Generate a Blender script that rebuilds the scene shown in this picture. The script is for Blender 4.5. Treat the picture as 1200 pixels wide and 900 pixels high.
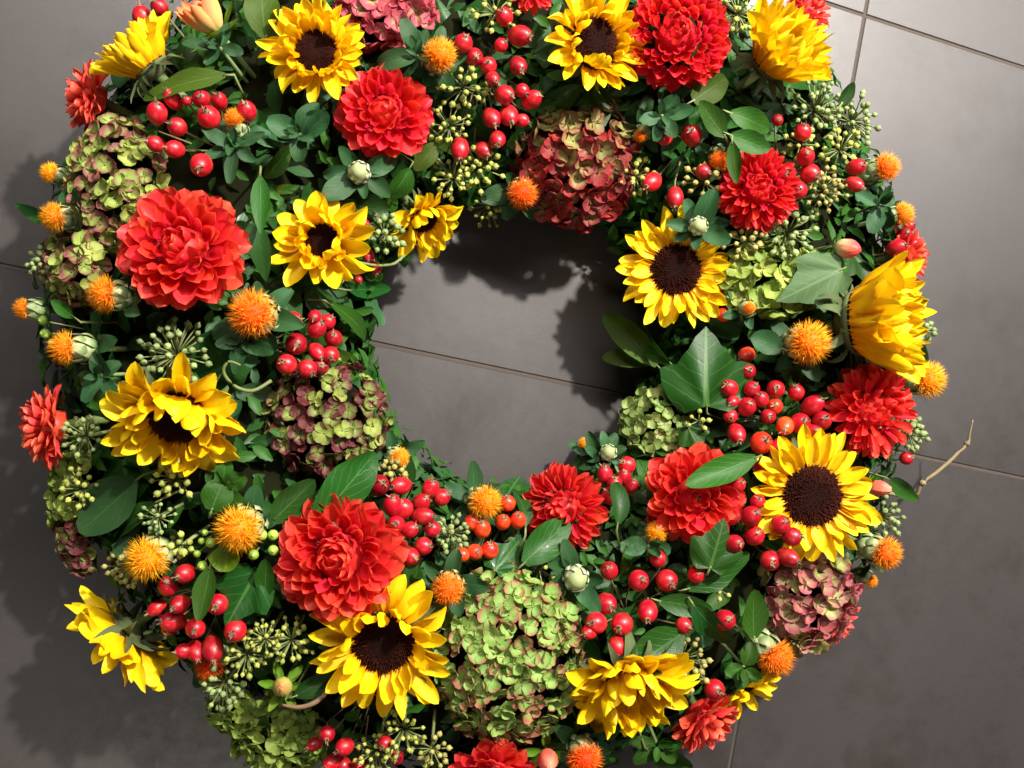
import bpy, math, random
from mathutils import Vector, Matrix, noise
rad = math.radians
sc = bpy.context.scene
for o in list(bpy.data.objects): bpy.data.objects.remove(o)
col = sc.collection

# ------------------------------------------------------------ camera, light, exposure
CAMH, TILT, FPX = 0.88, rad(13.34), 1090.0
F = Vector((math.sin(TILT), 0, -math.cos(TILT)))          # forward
RT = Vector((math.cos(TILT), 0, math.sin(TILT)))          # right
UP = Vector((0, 1, 0))
CAM = Vector((0, 0, CAMH))
cd = bpy.data.cameras.new('camera'); cam = bpy.data.objects.new('camera', cd); col.objects.link(cam)
cam.matrix_world = Matrix.Translation(CAM) @ Matrix((RT, UP, -F)).transposed().to_4x4()
cd.sensor_width = 36; cd.lens = 36 * FPX / 1200; cd.clip_start = 0.02; cd.clip_end = 50
sc.camera = cam
WC = Vector((0.205, 0.041, 0))                            # wreath centre on the floor

w = bpy.data.worlds.new('World'); sc.world = w; w.use_nodes = True
bg = w.node_tree.nodes['Background']; bg.inputs[0].default_value = (1.0, 0.93, 0.86, 1); bg.inputs[1].default_value = 0.035

def lamp(name, loc, target, power, size, colr, spot=None, blend=0.5):
    d = bpy.data.lights.new(name, 'SPOT' if spot else 'AREA'); d.energy = power; d.color = colr
    if spot: d.spot_size = rad(spot); d.spot_blend = blend; d.shadow_soft_size = size
    else: d.shape = 'DISK'; d.size = size
    o = bpy.data.objects.new(name, d); col.objects.link(o); o.location = loc
    o.rotation_euler = (Vector(target) - Vector(loc)).to_track_quat('-Z', 'Y').to_euler()
    return o
lamp('ceiling_spot', (0.86, 1.06, 1.66), (0.34, 0.28, 0), 385, 0.044, (1.0, 0.93, 0.85), 74, 1.0)
st = lamp('sheen_fill', (0.75, 1.30, 1.75), (0.55, 0.55, 0), 100, 0.3, (1.0, 0.94, 0.88))  # added wide panel, no known fixture: floor sheen and soft fill
st.data.shape = 'RECTANGLE'; st.data.size = 3.2; st.data.size_y = 0.6
lamp('room_lamp', (-0.25, -1.25, 1.9), (0.2, 0, 0), 8, 0.45, (1.0, 0.90, 0.80))

vs = sc.view_settings
vs.view_transform = 'Standard'; vs.look = 'None'; vs.exposure = 0.1; vs.gamma = 1.0
sc.render.engine = 'CYCLES'

# ------------------------------------------------------------ helpers
RMAJ, RA, ZC, ZB = 0.272, 0.142, 0.045, 0.088             # wreath ring profile

def ray(px, py): return (F * FPX + RT * (px - 600) - UP * (py - 450)).normalized()
def prof(x, y, h=0.0):
    q = (math.hypot(x - WC.x, y - WC.y) - RMAJ) / (RA + h * 0.6)
    return ZC + (ZB + h) * math.sqrt(1 - q * q) if abs(q) < 1 else -1
def P(px, py, h=0.0):
    """point where the line of sight meets the packed ring (swollen by h); off the ring: at its widest height"""
    d = ray(px, py); z = 0.26
    while z > ZC:
        p = CAM + d * ((z - CAMH) / d.z)
        s = prof(p.x, p.y, h)
        if s >= z: return p
        z -= 0.001
    return CAM + d * ((ZC + h * 0.3 - CAMH) / d.z)
def floorpt(px, py, z=0.0):
    d = ray(px, py); return CAM + d * ((z - CAMH) / d.z)
def mpp(p): return (p - CAM).dot(F) / FPX                  # metres per photo pixel at a point
def core(p):                                               # nearest point on the ring's core line
    v = Vector((p.x - WC.x, p.y - WC.y, 0)); v = v.normalized() * RMAJ
    return Vector((WC.x + v.x, WC.y + v.y, ZC + 0.01))
def normal(p):
    n = p - core(p) + Vector((0, 0, 0.01)); return n.normalized()
def face(f, p):
    """world direction a flower looks to; f = (right, down) share of it as seen from the camera"""
    if f is None: return (normal(p) * 0.75 - F * 0.6).normalized()
    m = min(0.995, math.hypot(*f)); return (RT * f[0] - UP * f[1] - F * math.sqrt(1 - m * m)).normalized()
def frame(p, n, spin=0.0):
    return Matrix.Translation(p) @ n.to_track_quat('Z', 'Y').to_matrix().to_4x4() @ Matrix.Rotation(spin, 4, 'Z')
def Rz(a): return Matrix.Rotation(a, 4, 'Z')
def Ry(a): return Matrix.Rotation(a, 4, 'Y')
def Rx(a): return Matrix.Rotation(a, 4, 'X')
def T(x, y, z): return Matrix.Translation((x, y, z))
def S(x, y, z): return Matrix.Diagonal((x, y, z, 1))
GOLD = math.pi * (3 - 5 ** 0.5)
def lerp(a, b, t): return a + (b - a) * t

def mesh(name, verts, faces, m, uv=None, smooth=True):
    me = bpy.data.meshes.new(name); me.from_pydata([tuple(v) for v in verts], [], faces)
    if uv:
        l = me.uv_layers.new(name='UVMap')
        idx = [0] * len(me.loops); me.loops.foreach_get('vertex_index', idx)
        l.data.foreach_set('uv', [c for i in idx for c in uv[i]])
    if smooth: me.polygons.foreach_set('use_smooth', [True] * len(me.polygons))
    me.materials.append(m); me.update()
    return me
def obj(name, me, parent=None, mtx=None):
    o = bpy.data.objects.new(name, me); col.objects.link(o)
    if parent: o.parent = parent
    if mtx is not None: o.matrix_basis = mtx
    return o
def tag(o, label, cat, group=None):
    o['label'] = label; o['category'] = cat
    if group: o['group'] = group
    return o
def thing(name, label, cat, mtx, group=None):
    o = bpy.data.objects.new(name, None); col.objects.link(o); o.matrix_basis = mtx; o.empty_display_size = 0.01
    return tag(o, label, cat, group)

class MB:
    """collects tubes, lathes and sheets into one mesh"""
    def __init__(s): s.v = []; s.f = []; s.uv = []
    def add(s, v, f, uv, mtx=None):
        n = len(s.v); s.v += [mtx @ Vector(q) for q in v] if mtx is not None else [Vector(q) for q in v]
        s.f += [tuple(i + n for i in q) for q in f]; s.uv += uv; return s
    def tube(s, pts, radii, n=6):
        pts = [Vector(p) for p in pts]; V = []; UVs = []; fc = []
        for i, p in enumerate(pts):
            t = (pts[min(i + 1, len(pts) - 1)] - pts[max(i - 1, 0)])
            t = t.normalized() if t.length > 1e-9 else Vector((0, 0, 1))
            a = t.orthogonal().normalized(); b = t.cross(a)
            r = radii[i] if isinstance(radii, (list, tuple)) else radii
            for k in range(n):
                an = 2 * math.pi * k / n; V.append(p + (a * math.cos(an) + b * math.sin(an)) * r); UVs.append((i / max(1, len(pts) - 1), k / n))
        for i in range(len(pts) - 1):
            for k in range(n):
                fc.append((i * n + k, i * n + (k + 1) % n, (i + 1) * n + (k + 1) % n, (i + 1) * n + k))
        fc.append(tuple(range(n))[::-1]); fc.append(tuple((len(pts) - 1) * n + k for k in range(n)))
        return s.add(V, fc, UVs)
    def lathe(s, prf, n=12, mtx=None):
        V = []; UVs = []; fc = []; m = len(prf)
        for i, (r, z) in enumerate(prf):
            for k in range(n):
                an = 2 * math.pi * k / n; V.append((r * math.cos(an), r * math.sin(an), z)); UVs.append((i / (m - 1), k / n))
        for i in range(m - 1):
            for k in range(n): fc.append((i * n + k, i * n + (k + 1) % n, (i + 1) * n + (k + 1) % n, (i + 1) * n + k))
        fc.append(tuple(range(n))[::-1]); fc.append(tuple((m - 1) * n + k for k in range(n)))
        return s.add(V, fc, UVs, mtx)
    def mesh(s, name, m): return mesh(name, s.v, s.f, m, s.uv)

def sheet(wf, L=1.0, W=0.3, nu=8, nv=4, bend=lambda u: 0, cup=0.0, twist=0.0, rib=0.0, wave=0.0, seed=0):
    """a petal or leaf blade along +X, its upper side +Z; wf(u) half width share, bend(u) slope in radians"""
    V = []; UVs = []; fc = []; x = z = up = 0.0
    for i in range(nu + 1):
        u = 1 - (1 - i / nu) ** 1.45; hw = W * wf(u) * 0.5; a = bend(u); d_ = u - up; up = u
        if i: x += L * d_ * math.cos(bend(u - d_ / 2)); z += L * d_ * math.sin(bend(u - d_ / 2))
        tw = twist * u
        for j in range(nv + 1):
            v = -1 + 2 * j / nv; y = v * hw
            lz = cup * v * v * hw + rib * (abs(abs(v) - 0.5) - 0.25) * hw + wave * hw * math.sin(u * 9 + v * 2.5 + seed) * abs(v)
            yy = y * math.cos(tw) - lz * math.sin(tw); zz = y * math.sin(tw) + lz * math.cos(tw)
            V.append((x - math.sin(a) * zz, yy, z + math.cos(a) * zz)); UVs.append((u, j / nv))
    n = nv + 1
    for i in range(nu):
        for j in range(nv): fc.append((i * n + j, (i + 1) * n + j, (i + 1) * n + j + 1, i * n + j + 1))
    return V, fc, UVs

# ------------------------------------------------------------ materials
class NT:
    def __init__(s, name):
        s.m = bpy.data.materials.new(name); s.m.use_nodes = True; s.t = s.m.node_tree; s.n = s.t.nodes; s.l = s.t.links
        s.b = s.n['Principled BSDF']; s.out = s.n['Material Output']
    def node(s, typ, **kw):
        n = s.n.new(typ)
        for k, v in kw.items(): setattr(n, k, v)
        return n
    def put(s, sock, v):
        if hasattr(v, 'is_output') or isinstance(v, bpy.types.NodeSocket): s.l.new(v, sock)
        else: sock.default_value = v
    def math(s, op, a, b=0.0, c=0.0, clamp=False):
        n = s.node('ShaderNodeMath', operation=op, use_clamp=clamp)
        for i, v in enumerate((a, b, c)): s.put(n.inputs[i], v)
        return n.outputs[0]
    def mix(s, f, a, b, typ='MIX'):
        n = s.node('ShaderNodeMix', data_type='RGBA', blend_type=typ); s.put(n.inputs[0], f)
        for i, v in ((6, a), (7, b)): s.put(n.inputs[i], (*v, 1) if isinstance(v, tuple) and len(v) == 3 else v)
        return n.outputs[2]
    def ramp(s, f, stops):
        n = s.node('ShaderNodeValToRGB'); s.put(n.inputs[0], f); e = n.color_ramp.elements
        while len(e) < len(stops): e.new(0.5)
        for i, (p, c) in enumerate(stops): e[i].position = p; e[i].color = (*c, 1)
        return n.outputs[0]
    def noise(s, vec, scale, detail=3.0, rough=0.5):
        n = s.node('ShaderNodeTexNoise'); n.inputs['Scale'].default_value = scale; n.inputs['Detail'].default_value = detail
        n.inputs['Roughness'].default_value = rough
        if vec is not None: s.l.new(vec, n.inputs['Vector'])
        return n.outputs[0]
    def uv(s):
        n = s.node('ShaderNodeUVMap'); x = s.node('ShaderNodeSeparateXYZ'); s.l.new(n.outputs[0], x.inputs[0])
        return n.outputs[0], x.outputs[0], x.outputs[1]
    def rnd(s): return s.node('ShaderNodeObjectInfo').outputs['Random']
    def hsv(s, c, h, sa, v):
        n = s.node('ShaderNodeHueSaturation'); s.put(n.inputs['Hue'], h); s.put(n.inputs['Saturation'], sa); s.put(n.inputs['Value'], v)
        s.l.new(c, n.inputs['Color']); return n.outputs[0]
    def bump(s, h, strength=0.3, dist=0.001):
        n = s.node('ShaderNodeBump'); n.inputs['Strength'].default_value = strength; n.inputs['Distance'].default_value = dist
        s.l.new(h, n.inputs['Height']); s.l.new(n.outputs[0], s.b.inputs['Normal']); return n.outputs[0]
    def finish(s, c, rough=0.5, spec=0.4, coat=0.0, transl=0.0):
        s.put(s.b.inputs['Base Color'], c if not (isinstance(c, tuple) and len(c) == 3) else (*c, 1))
        s.put(s.b.inputs['Roughness'], rough); s.b.inputs['Specular IOR Level'].default_value = spec
        s.b.inputs['Coat Weight'].default_value = coat; s.b.inputs['Coat Roughness'].default_value = 0.12
        if transl:
            tr = s.node('ShaderNodeBsdfTranslucent'); s.put(tr.inputs[0], c if not (isinstance(c, tuple) and len(c) == 3) else (*c, 1))
            mx = s.node('ShaderNodeMixShader'); mx.inputs[0].default_value = transl
            s.l.new(s.b.outputs[0], mx.inputs[1]); s.l.new(tr.outputs[0], mx.inputs[2]); s.l.new(mx.outputs[0], s.out.inputs[0])
        return s.m

def petal_mat(name, stops, hv=0.02, vv=0.2, streak=0.25, transl=0.2, rough=0.5, spec=0.35, edge=0.0, shift=0.0, bump=0.25):
    t = NT(name); uvv, u, v = t.uv(); r = t.rnd()
    e = t.math('MULTIPLY', t.math('ABSOLUTE', t.math('SUBTRACT', v, 0.5)), 2.0 * edge)
    f = t.math('MAXIMUM', u, e) if edge else u
    if shift: f = t.math('ADD', f, t.math('MULTIPLY', t.math('SUBTRACT', r, 0.5), shift), clamp=True)
    c = t.ramp(f, stops)
    mp = t.node('ShaderNodeMapping'); mp.inputs['Scale'].default_value = (1.2, 16, 1); t.l.new(uvv, mp.inputs[0])
    n = t.noise(mp.outputs[0], 1.6, 3)
    c = t.mix(t.math('MULTIPLY', n, streak), c, t.mix(1.0, c, (0.62, 0.5, 0.5), 'MULTIPLY'))
    r2 = t.math('FRACT', t.math('MULTIPLY', r, 17.37))
    c = t.hsv(c, t.math('ADD', 0.5, t.math('MULTIPLY', t.math('SUBTRACT', r, 0.5), hv)), 1.0, t.math('ADD', 1 - vv / 2, t.math('MULTIPLY', r2, vv)))
    t.bump(n, bump, 0.0006)
    return t.finish(c, rough, spec, 0, transl)
def leaf_mat(name, a, b, vein, rough=0.4, spec=0.5, transl=0.15, vv=0.5, coat=0.0, vs_=0.5):
    spec *= 0.38; coat *= 0.2; rough += 0.06
    t = NT(name); uvv, u, v = t.uv(); r = t.rnd()
    av = t.math('ABSOLUTE', t.math('SUBTRACT', v, 0.5))
    wob = t.math('MULTIPLY', t.noise(uvv, 7, 3), 0.12); mid = t.math('LESS_THAN', av, t.math('SUBTRACT', 0.030, t.math('MULTIPLY', u, 0.022)))
    s = t.math('SINE', t.math('MULTIPLY', t.math('ADD', t.math('SUBTRACT', u, t.math('MULTIPLY', av, 0.9)), wob), 36.0))
    side = t.math('MULTIPLY', t.math('POWER', t.math('MAXIMUM', s, 0.0), 14.0), 0.5)
    vn = t.math('MULTIPLY', t.math('MAXIMUM', mid, side), vs_)
    g = t.node('ShaderNodeTexCoord').outputs['Object']
    n = t.noise(g, 120, 4, 0.6)
    c = t.mix(t.math('MULTIPLY', t.math('ADD', r, n), 0.5), a, b)
    c = t.mix(vn, c, vein)
    r2 = t.math('FRACT', t.math('MULTIPLY', r, 13.1))
    c = t.hsv(c, t.math('ADD', 0.485, t.math('MULTIPLY', r2, 0.03)), 1.12, t.math('MULTIPLY', t.math('ADD', 1 - vv / 2, t.math('MULTIPLY', r2, vv)), 0.74))
    h = t.math('SUBTRACT', t.math('MULTIPLY', n, 0.35), t.math('MULTIPLY', vn, 1.0))
    t.bump(h, 0.5, 0.0008)
    return t.finish(c, rough, spec, coat, transl)
def plain(name, a, b, rough=0.6, scale=150, spec=0.4, vv=0.25, coat=0.0, transl=0.0, bump=0.3):
    t = NT(name); g = t.node('ShaderNodeTexCoord').outputs['Object']; n = t.noise(g, scale, 4, 0.6)
    r = t.rnd(); c = t.mix(t.math('MULTIPLY', t.math('ADD', n, r), 0.5), a, b)
    c = t.hsv(c, 0.5, 1.0, t.math('ADD', 1 - vv / 2, t.math('MULTIPLY', r, vv)))
    if bump: t.bump(n, bump, 0.0008)
    return t.finish(c, rough, spec, coat, transl)

M = {}
M['sun'] = petal_mat('sunflower_petal', [(0, (0.86, 0.36, 0.0)), (0.3, (0.94, 0.60, 0.002)), (1, (0.95, 0.70, 0.006))], 0.010, 0.12, 0.4, 0.30, 0.5, 0.3, bump=0.5)
M['sundisc'] = plain('sunflower_disc', (0.008, 0.002, 0.0015), (0.016, 0.004, 0.003), 0.9, 400, 0.05)
t = NT('sunflower_florets'); _, u, v = t.uv()
M['sunflor'] = t.finish(t.ramp(u, [(0, (0.008, 0.006, 0.003)), (0.33, (0.009, 0.005, 0.003)), (0.48, (0.026, 0.006, 0.004)), (0.85, (0.046, 0.011, 0.005)), (1, (0.07, 0.018, 0.004))]), 0.9, 0.06)
M['sepal'] = leaf_mat('sunflower_sepal', (0.075, 0.10, 0.045), (0.14, 0.17, 0.085), (0.2, 0.24, 0.14), 0.7, 0.2, 0.1, 0.4)
M['stem'] = plain('green_stem', (0.06, 0.11, 0.03), (0.12, 0.17, 0.05), 0.6)
M['dahlia'] = petal_mat('dahlia_petal', [(0, (0.60, 0.006, 0.024)), (0.5, (0.84, 0.030, 0.030)), (0.85, (0.90, 0.060, 0.042)), (1, (0.92, 0.14, 0.09))], 0.012, 0.14, 0.55, 0.46, 0.45, 0.35)
M['dahliac'] = petal_mat('dahlia_petal_crimson', [(0, (0.55, 0.004, 0.024)), (0.6, (0.80, 0.020, 0.032)), (0.88, (0.87, 0.040, 0.040)), (1, (0.90, 0.10, 0.08))], 0.012, 0.14, 0.55, 0.46, 0.45, 0.35)
M['dahliao'] = petal_mat('dahlia_petal_coral', [(0, (0.60, 0.02, 0.012)), (0.5, (0.80, 0.065, 0.04)), (1, (0.86, 0.15, 0.09))], 0.015, 0.16, 0.3, 0.34, 0.45, 0.35)
M['bud'] = petal_mat('dahlia_bud_petal', [(0, (0.75, 0.62, 0.30)), (0.35, (0.80, 0.55, 0.30)), (0.7, (0.70, 0.10, 0.08)), (1, (0.62, 0.04, 0.05))], 0.03, 0.2, 0.4, 0.15, edge=0.75)
M['budpink'] = petal_mat('pink_bud_petal', [(0, (0.75, 0.22, 0.12)), (0.6, (0.72, 0.10, 0.07)), (1, (0.80, 0.28, 0.18))], 0.03, 0.2, 0.4, 0.15)
M['budgreen'] = petal_mat('green_bud_petal', [(0, (0.30, 0.36, 0.06)), (0.6, (0.42, 0.42, 0.10)), (1, (0.50, 0.22, 0.07))], 0.03, 0.2, 0.4, 0.15)
M['budorange'] = petal_mat('orange_bud_petal', [(0, (0.70, 0.60, 0.20)), (0.5, (0.85, 0.50, 0.16)), (1, (0.85, 0.16, 0.05))], 0.03, 0.2, 0.4, 0.15)
M['tuft'] = petal_mat('safflower_floret', [(0, (0.80, 0.12, 0.0)), (0.5, (0.90, 0.24, 0.004)), (1, (0.95, 0.42, 0.012))], 0.03, 0.2, 0.1, 0.15, 0.6, 0.2)
M['tuftr'] = petal_mat('safflower_floret_red', [(0, (0.75, 0.07, 0.0)), (0.5, (0.88, 0.14, 0.004)), (1, (0.93, 0.26, 0.01))], 0.03, 0.2, 0.1, 0.15, 0.6, 0.2)
M['bulb'] = plain('safflower_bulb', (0.16, 0.22, 0.08), (0.28, 0.33, 0.15), 0.6, 200)
M['bract'] = petal_mat('safflower_bract', [(0, (0.10, 0.18, 0.06)), (0.6, (0.20, 0.28, 0.11)), (1, (0.42, 0.46, 0.27))], 0.02, 0.25, 0.4, 0.1)
def hip_mat(name, a, b, blush):
    t = NT(name); g = t.node('ShaderNodeTexCoord').outputs['Object']; r_ = t.rnd(); _, u, v = t.uv()
    n = t.noise(g, 1.6, 3, 0.6); sp = t.noise(g, 9, 2, 0.5)
    c = t.mix(r_, a, b)
    c = t.mix(t.math('MULTIPLY', t.math('SUBTRACT', t.math('ADD', n, t.math('MULTIPLY', t.math('SUBTRACT', 0.5, u), 0.5)), 0.45, clamp=True), 2.0), c, blush)
    c = t.mix(t.math('MULTIPLY', t.math('GREATER_THAN', sp, 0.68), 0.55), c, (0.12, 0.03, 0.015))
    c = t.hsv(c, 0.5, 1.0, t.math('ADD', 0.7, t.math('MULTIPLY', t.math('FRACT', t.math('MULTIPLY', r_, 23.7)), 0.45)))
    t.bump(n, 0.1, 0.001)
    return t.finish(c, t.math('ADD', 0.26, t.math('MULTIPLY', n, 0.3)), 0.45, 0.05)
M['hip'] = hip_mat('rose_hip_red', (0.30, 0.002, 0.013), (0.50, 0.005, 0.015), (0.56, 0.05, 0.016))
M['hipo'] = hip_mat('rose_hip_orange', (0.58, 0.014, 0.008), (0.68, 0.05, 0.008), (0.75, 0.12, 0.015))
M['calyx'] = plain('dried_calyx', (0.10, 0.055, 0.03), (0.26, 0.17, 0.09), 0.8, 300)
M['twig'] = plain('brown_stalk', (0.10, 0.07, 0.03), (0.17, 0.15, 0.06), 0.7, 200)
M['bark'] = plain('twig_bark', (0.14, 0.10, 0.045), (0.24, 0.19, 0.10), 0.7, 250)
M['umb'] = plain('umbel_berry', (0.21, 0.26, 0.045), (0.36, 0.38, 0.08), 0.5, 300, 0.4, 0.4)
M['umbo'] = plain('umbel_berry_olive', (0.20, 0.19, 0.05), (0.30, 0.27, 0.075), 0.55, 300, 0.4, 0.4)
M['umbg'] = plain('umbel_berry_greygreen', (0.13, 0.19, 0.065), (0.22, 0.29, 0.10), 0.55, 300, 0.4, 0.4)
M['umbstem'] = plain('umbel_stalk', (0.10, 0.135, 0.038), (0.18, 0.21, 0.07), 0.6)
M['gberry'] = plain('green_berry', (0.18, 0.34, 0.03), (0.30, 0.44, 0.06), 0.35, 100, 0.5, 0.2, 0.2)
M['ivy'] = leaf_mat('ivy_leaf', (0.012, 0.050, 0.012), (0.030, 0.095, 0.020), (0.10, 0.20, 0.06), 0.30, 0.5, 0.08, 0.4, 0.15, 0.55)
M['dark'] = leaf_mat('dark_leaf', (0.012, 0.042, 0.010), (0.030, 0.082, 0.020), (0.05, 0.11, 0.04), 0.36, 0.5, 0.06, 0.5, 0.1, 0.5)
M['blue'] = leaf_mat('bluegreen_leaf', (0.018, 0.060, 0.022), (0.048, 0.118, 0.046), (0.09, 0.18, 0.08), 0.42, 0.5, 0.1, 0.5, 0, 0.45)
M['mid'] = leaf_mat('mid_green_leaf', (0.022, 0.075, 0.012), (0.048, 0.125, 0.024), (0.14, 0.24, 0.08), 0.40, 0.5, 0.18, 0.4, 0, 0.5)
M['olive'] = leaf_mat('olive_leaf', (0.035, 0.070, 0.010), (0.070, 0.110, 0.020), (0.15, 0.2, 0.07), 0.45, 0.45, 0.18, 0.4, 0, 0.45)
M['grey'] = leaf_mat('greygreen_leaf', (0.055, 0.11, 0.045), (0.10, 0.16, 0.075), (0.22, 0.3, 0.18), 0.5, 0.4, 0.12, 0.3, 0, 0.4)
M['bright'] = leaf_mat('bright_leaf', (0.12, 0.24, 0.03), (0.20, 0.34, 0.06), (0.28, 0.42, 0.12), 0.45, 0.4, 0.25, 0.4, 0, 0.4)
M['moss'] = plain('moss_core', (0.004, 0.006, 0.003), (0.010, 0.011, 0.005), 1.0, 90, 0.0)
def hyd(name, c0, c1, c2, shift, stops=(0.0, 0.45, 0.85)):
    return petal_mat(name, [(stops[0], c0), (stops[1], c1), (stops[2], c2)], 0.03, 0.35, 0.5, 0.3, 0.5, 0.3, 0.75, shift, 0.6)
G0, G1 = (0.38, 0.54, 0.16), (0.21, 0.42, 0.08)
M['h_green'] = hyd('hydrangea_green_pink', G0, G1, (0.38, 0.12, 0.09), 0.62, (0.0, 0.62, 0.97))
M['h_greenpurple'] = hyd('hydrangea_green_purple', (0.42, 0.52, 0.12), (0.26, 0.38, 0.07), (0.26, 0.075, 0.075), 0.95, (0.0, 0.58, 1.0))
M['h_burg'] = hyd('hydrangea_burgundy', (0.30, 0.30, 0.08), (0.24, 0.055, 0.040), (0.27, 0.012, 0.026), 0.95, (0.0, 0.42, 0.9))
M['h_burggreen'] = hyd('hydrangea_burgundy_green', (0.30, 0.42, 0.08), (0.19, 0.24, 0.06), (0.14, 0.028, 0.038), 1.2, (0.0, 0.42, 0.78))
M['h_mauve'] = hyd('hydrangea_mauve', (0.38, 0.50, 0.13), (0.36, 0.22, 0.13), (0.40, 0.09, 0.12), 1.2, (0.05, 0.45, 0.95))
M['h_pale'] = hyd('hydrangea_pale', (0.50, 0.56, 0.26), (0.30, 0.42, 0.12), (0.22, 0.33, 0.08), 0.6)
M['h_lime'] = hyd('hydrangea_lime', (0.40, 0.50, 0.11), (0.28, 0.41, 0.07), (0.24, 0.34, 0.06), 0.6)
M['h_olive'] = hyd('hydrangea_olive', (0.36, 0.40, 0.12), (0.26, 0.28, 0.08), (0.26, 0.12, 0.06), 0.8)
M['h_pink'] = hyd('hydrangea_pink', (0.40, 0.36, 0.14), (0.44, 0.10, 0.10), (0.46, 0.06, 0.11), 0.8, (0.0, 0.3, 0.9))

# ------------------------------------------------------------ floor
def floor_mat():
    t = NT('slate_tile'); g = t.node('ShaderNodeNewGeometry').outputs['Position']
    big = t.noise(g, 3.0, 5, 0.6); fine = t.noise(g, 70, 6, 0.7); grit = t.noise(g, 520, 3, 0.6)
    c = t.ramp(big, [(0.25, (0.028, 0.0248, 0.0248)), (0.75, (0.0425, 0.0382, 0.0382))])
    c = t.mix(t.math('MULTIPLY', fine, 0.5), c, (0.028, 0.0245, 0.0225))
    c = t.mix(t.math('MULTIPLY', t.math('GREATER_THAN', grit, 0.62), 0.2), c, (0.085, 0.077, 0.070))
    c = t.hsv(c, 0.5, 1.0, t.math('ADD', 0.96, t.math('MULTIPLY', t.rnd(), 0.08)))
    sm = t.noise(g, 9, 4, 0.7); c = t.mix(t.math('MULTIPLY', t.math('SUBTRACT', sm, 0.5, clamp=True), 3.0), c, (0.018, 0.0145, 0.0125))
    # a faint stain where something round once stood
    vd = t.node('ShaderNodeVectorMath', operation='DISTANCE'); t.l.new(g, vd.inputs[0]); vd.inputs[1].default_value = tuple(floorpt(1033, 808))
    st = t.math('MULTIPLY', t.math('LESS_THAN', t.math('ADD', vd.outputs['Value'], t.math('MULTIPLY', fine, 0.012)), 0.0165), t.math('ADD', 0.4, fine))
    c = t.mix(t.math('MULTIPLY', st, 0.5), c, (0.03, 0.026, 0.024))
    t.bump(t.math('ADD', t.math('MULTIPLY', grit, 0.5), fine), 0.12, 0.0006)
    return t.finish(c, t.math('ADD', 0.34, t.math('MULTIPLY', fine, 0.2)), 0.62)
ang = rad(-11.3); TS, GAP = 0.4505, 0.0026
gx, gy = Vector((math.cos(ang), math.sin(ang), 0)), Vector((-math.sin(ang), math.cos(ang), 0))
J = floorpt(1013.5, 18)                                   # a crossing of two joints
M['tile'] = floor_mat(); M['grout'] = plain('grout', (0.030, 0.024, 0.019), (0.070, 0.056, 0.046), 0.9, 200, 0.2)
rot = Rz(ang)
gb = MB(); e = 6.5
gb.add([(-e, -e, -0.0012), (e, -e, -0.0012), (e, e, -0.0012), (-e, e, -0.0012)], [(0, 1, 2, 3)], [(0, 0)] * 4)
fl = obj('floor', gb.mesh('floor', M['grout'])); fl['kind'] = 'structure'; fl['label'] = 'dark grey slate tiled floor with thin brown joints'
hs, bv = (TS - GAP) / 2, 0.0012
tm = mesh('tile', [(sx * (hs - b), sy * (hs - b), z) for b, z in ((0, -0.003), (0, -bv), (bv, 0)) for sx, sy in ((-1, -1), (1, -1), (1, 1), (-1, 1))],
          [(8, 9, 10, 11)] + [(k * 4 + i, k * 4 + (i + 1) % 4, k * 4 + 4 + (i + 1) % 4, k * 4 + 4 + i) for k in range(2) for i in range(4)], M['tile'], smooth=False)
for i in range(-5, 4):
    for j in range(-5, 4):
        c = J + gx * TS * (i + 0.5) + gy * TS * (j + 0.5)
        obj('tile', tm, fl, T(c.x, c.y, 0) @ rot)

# ------------------------------------------------------------ shared blades
rng = random.Random(4)
sunshape = lambda u: (min(1, 0.45 + 1.5 * u) * max(0, 1 - max(0, (u - 0.45) / 0.55) ** 2.4) ** 0.68 + 0.01)
SUNP = []
for k in range(8):
    c = [0.15, 0.5, -0.3, 0.9, 0.3, -0.6, 0.7, 0.0][k]
    v = sheet(sunshape, 1, 0.36 + 0.05 * (k % 3), 8, 4, (lambda c: lambda u: c * (u - 0.25) * 1.5)(c), 0.35 + 0.12 * (k % 2), (k % 3 - 1) * 0.7, 0.6, 0.22, k)
    SUNP.append(mesh('sunflower_petal', v[0], v[1], M['sun'], v[2]))
sepshape = lambda u: min(1, 0.7 + u) * (1 - u) ** 0.8 + 0.02
SEP = []
for k in range(4):
    v = sheet(sepshape, 1, 0.42, 7, 2, (lambda c: lambda u: c * u * u)([-1.2, 1.0, -2.2, -0.4][k]), 0.3, [0.6, -0.5, 0.2, 0.9][k], 0, 0.15, k)
    SEP.append(mesh('sepal', v[0], v[1], M['sepal'], v[2]))
dshape = lambda u: (0.32 + 0.68 * math.sin(min(1, u * 1.45) * math.pi / 2)) * (max(0.0, 1 - max(0, (u - 0.55) / 0.45) ** 2.3) ** 0.6 * 0.95 + 0.05)
DP = {}
def dpet(m, k):
    if (m, k) not in DP:
        W, cup, b = [(0.66, 0.8, 0.9), (0.62, 0.6, 0.45), (0.62, 0.40, 0.10), (0.62, 0.26, -0.2), (0.52, 0.62, 0.05), (0.66, 0.32, 0.15)][k]
        v = sheet(dshape, 1, W, 6, 4, lambda u: b * (u - 0.2) * 1.3, cup, [0, 0.1, -0.12, 0.15, -0.2, 0.1][k], 0.3, 0.14, k)
        DP[m, k] = mesh('dahlia_petal', v[0], v[1], M[m], v[2])
    return DP[m, k]
ovate = lambda u: (math.sin(math.pi * min(1, u * 0.93 + 0.03)) ** 0.75) * (1 - 0.25 * u) + 0.03 if u < 0.999 else 0.03
round_ = lambda u: (math.sin(math.pi * min(1, u * 0.9 + 0.06)) ** 0.6) + 0.03
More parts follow.
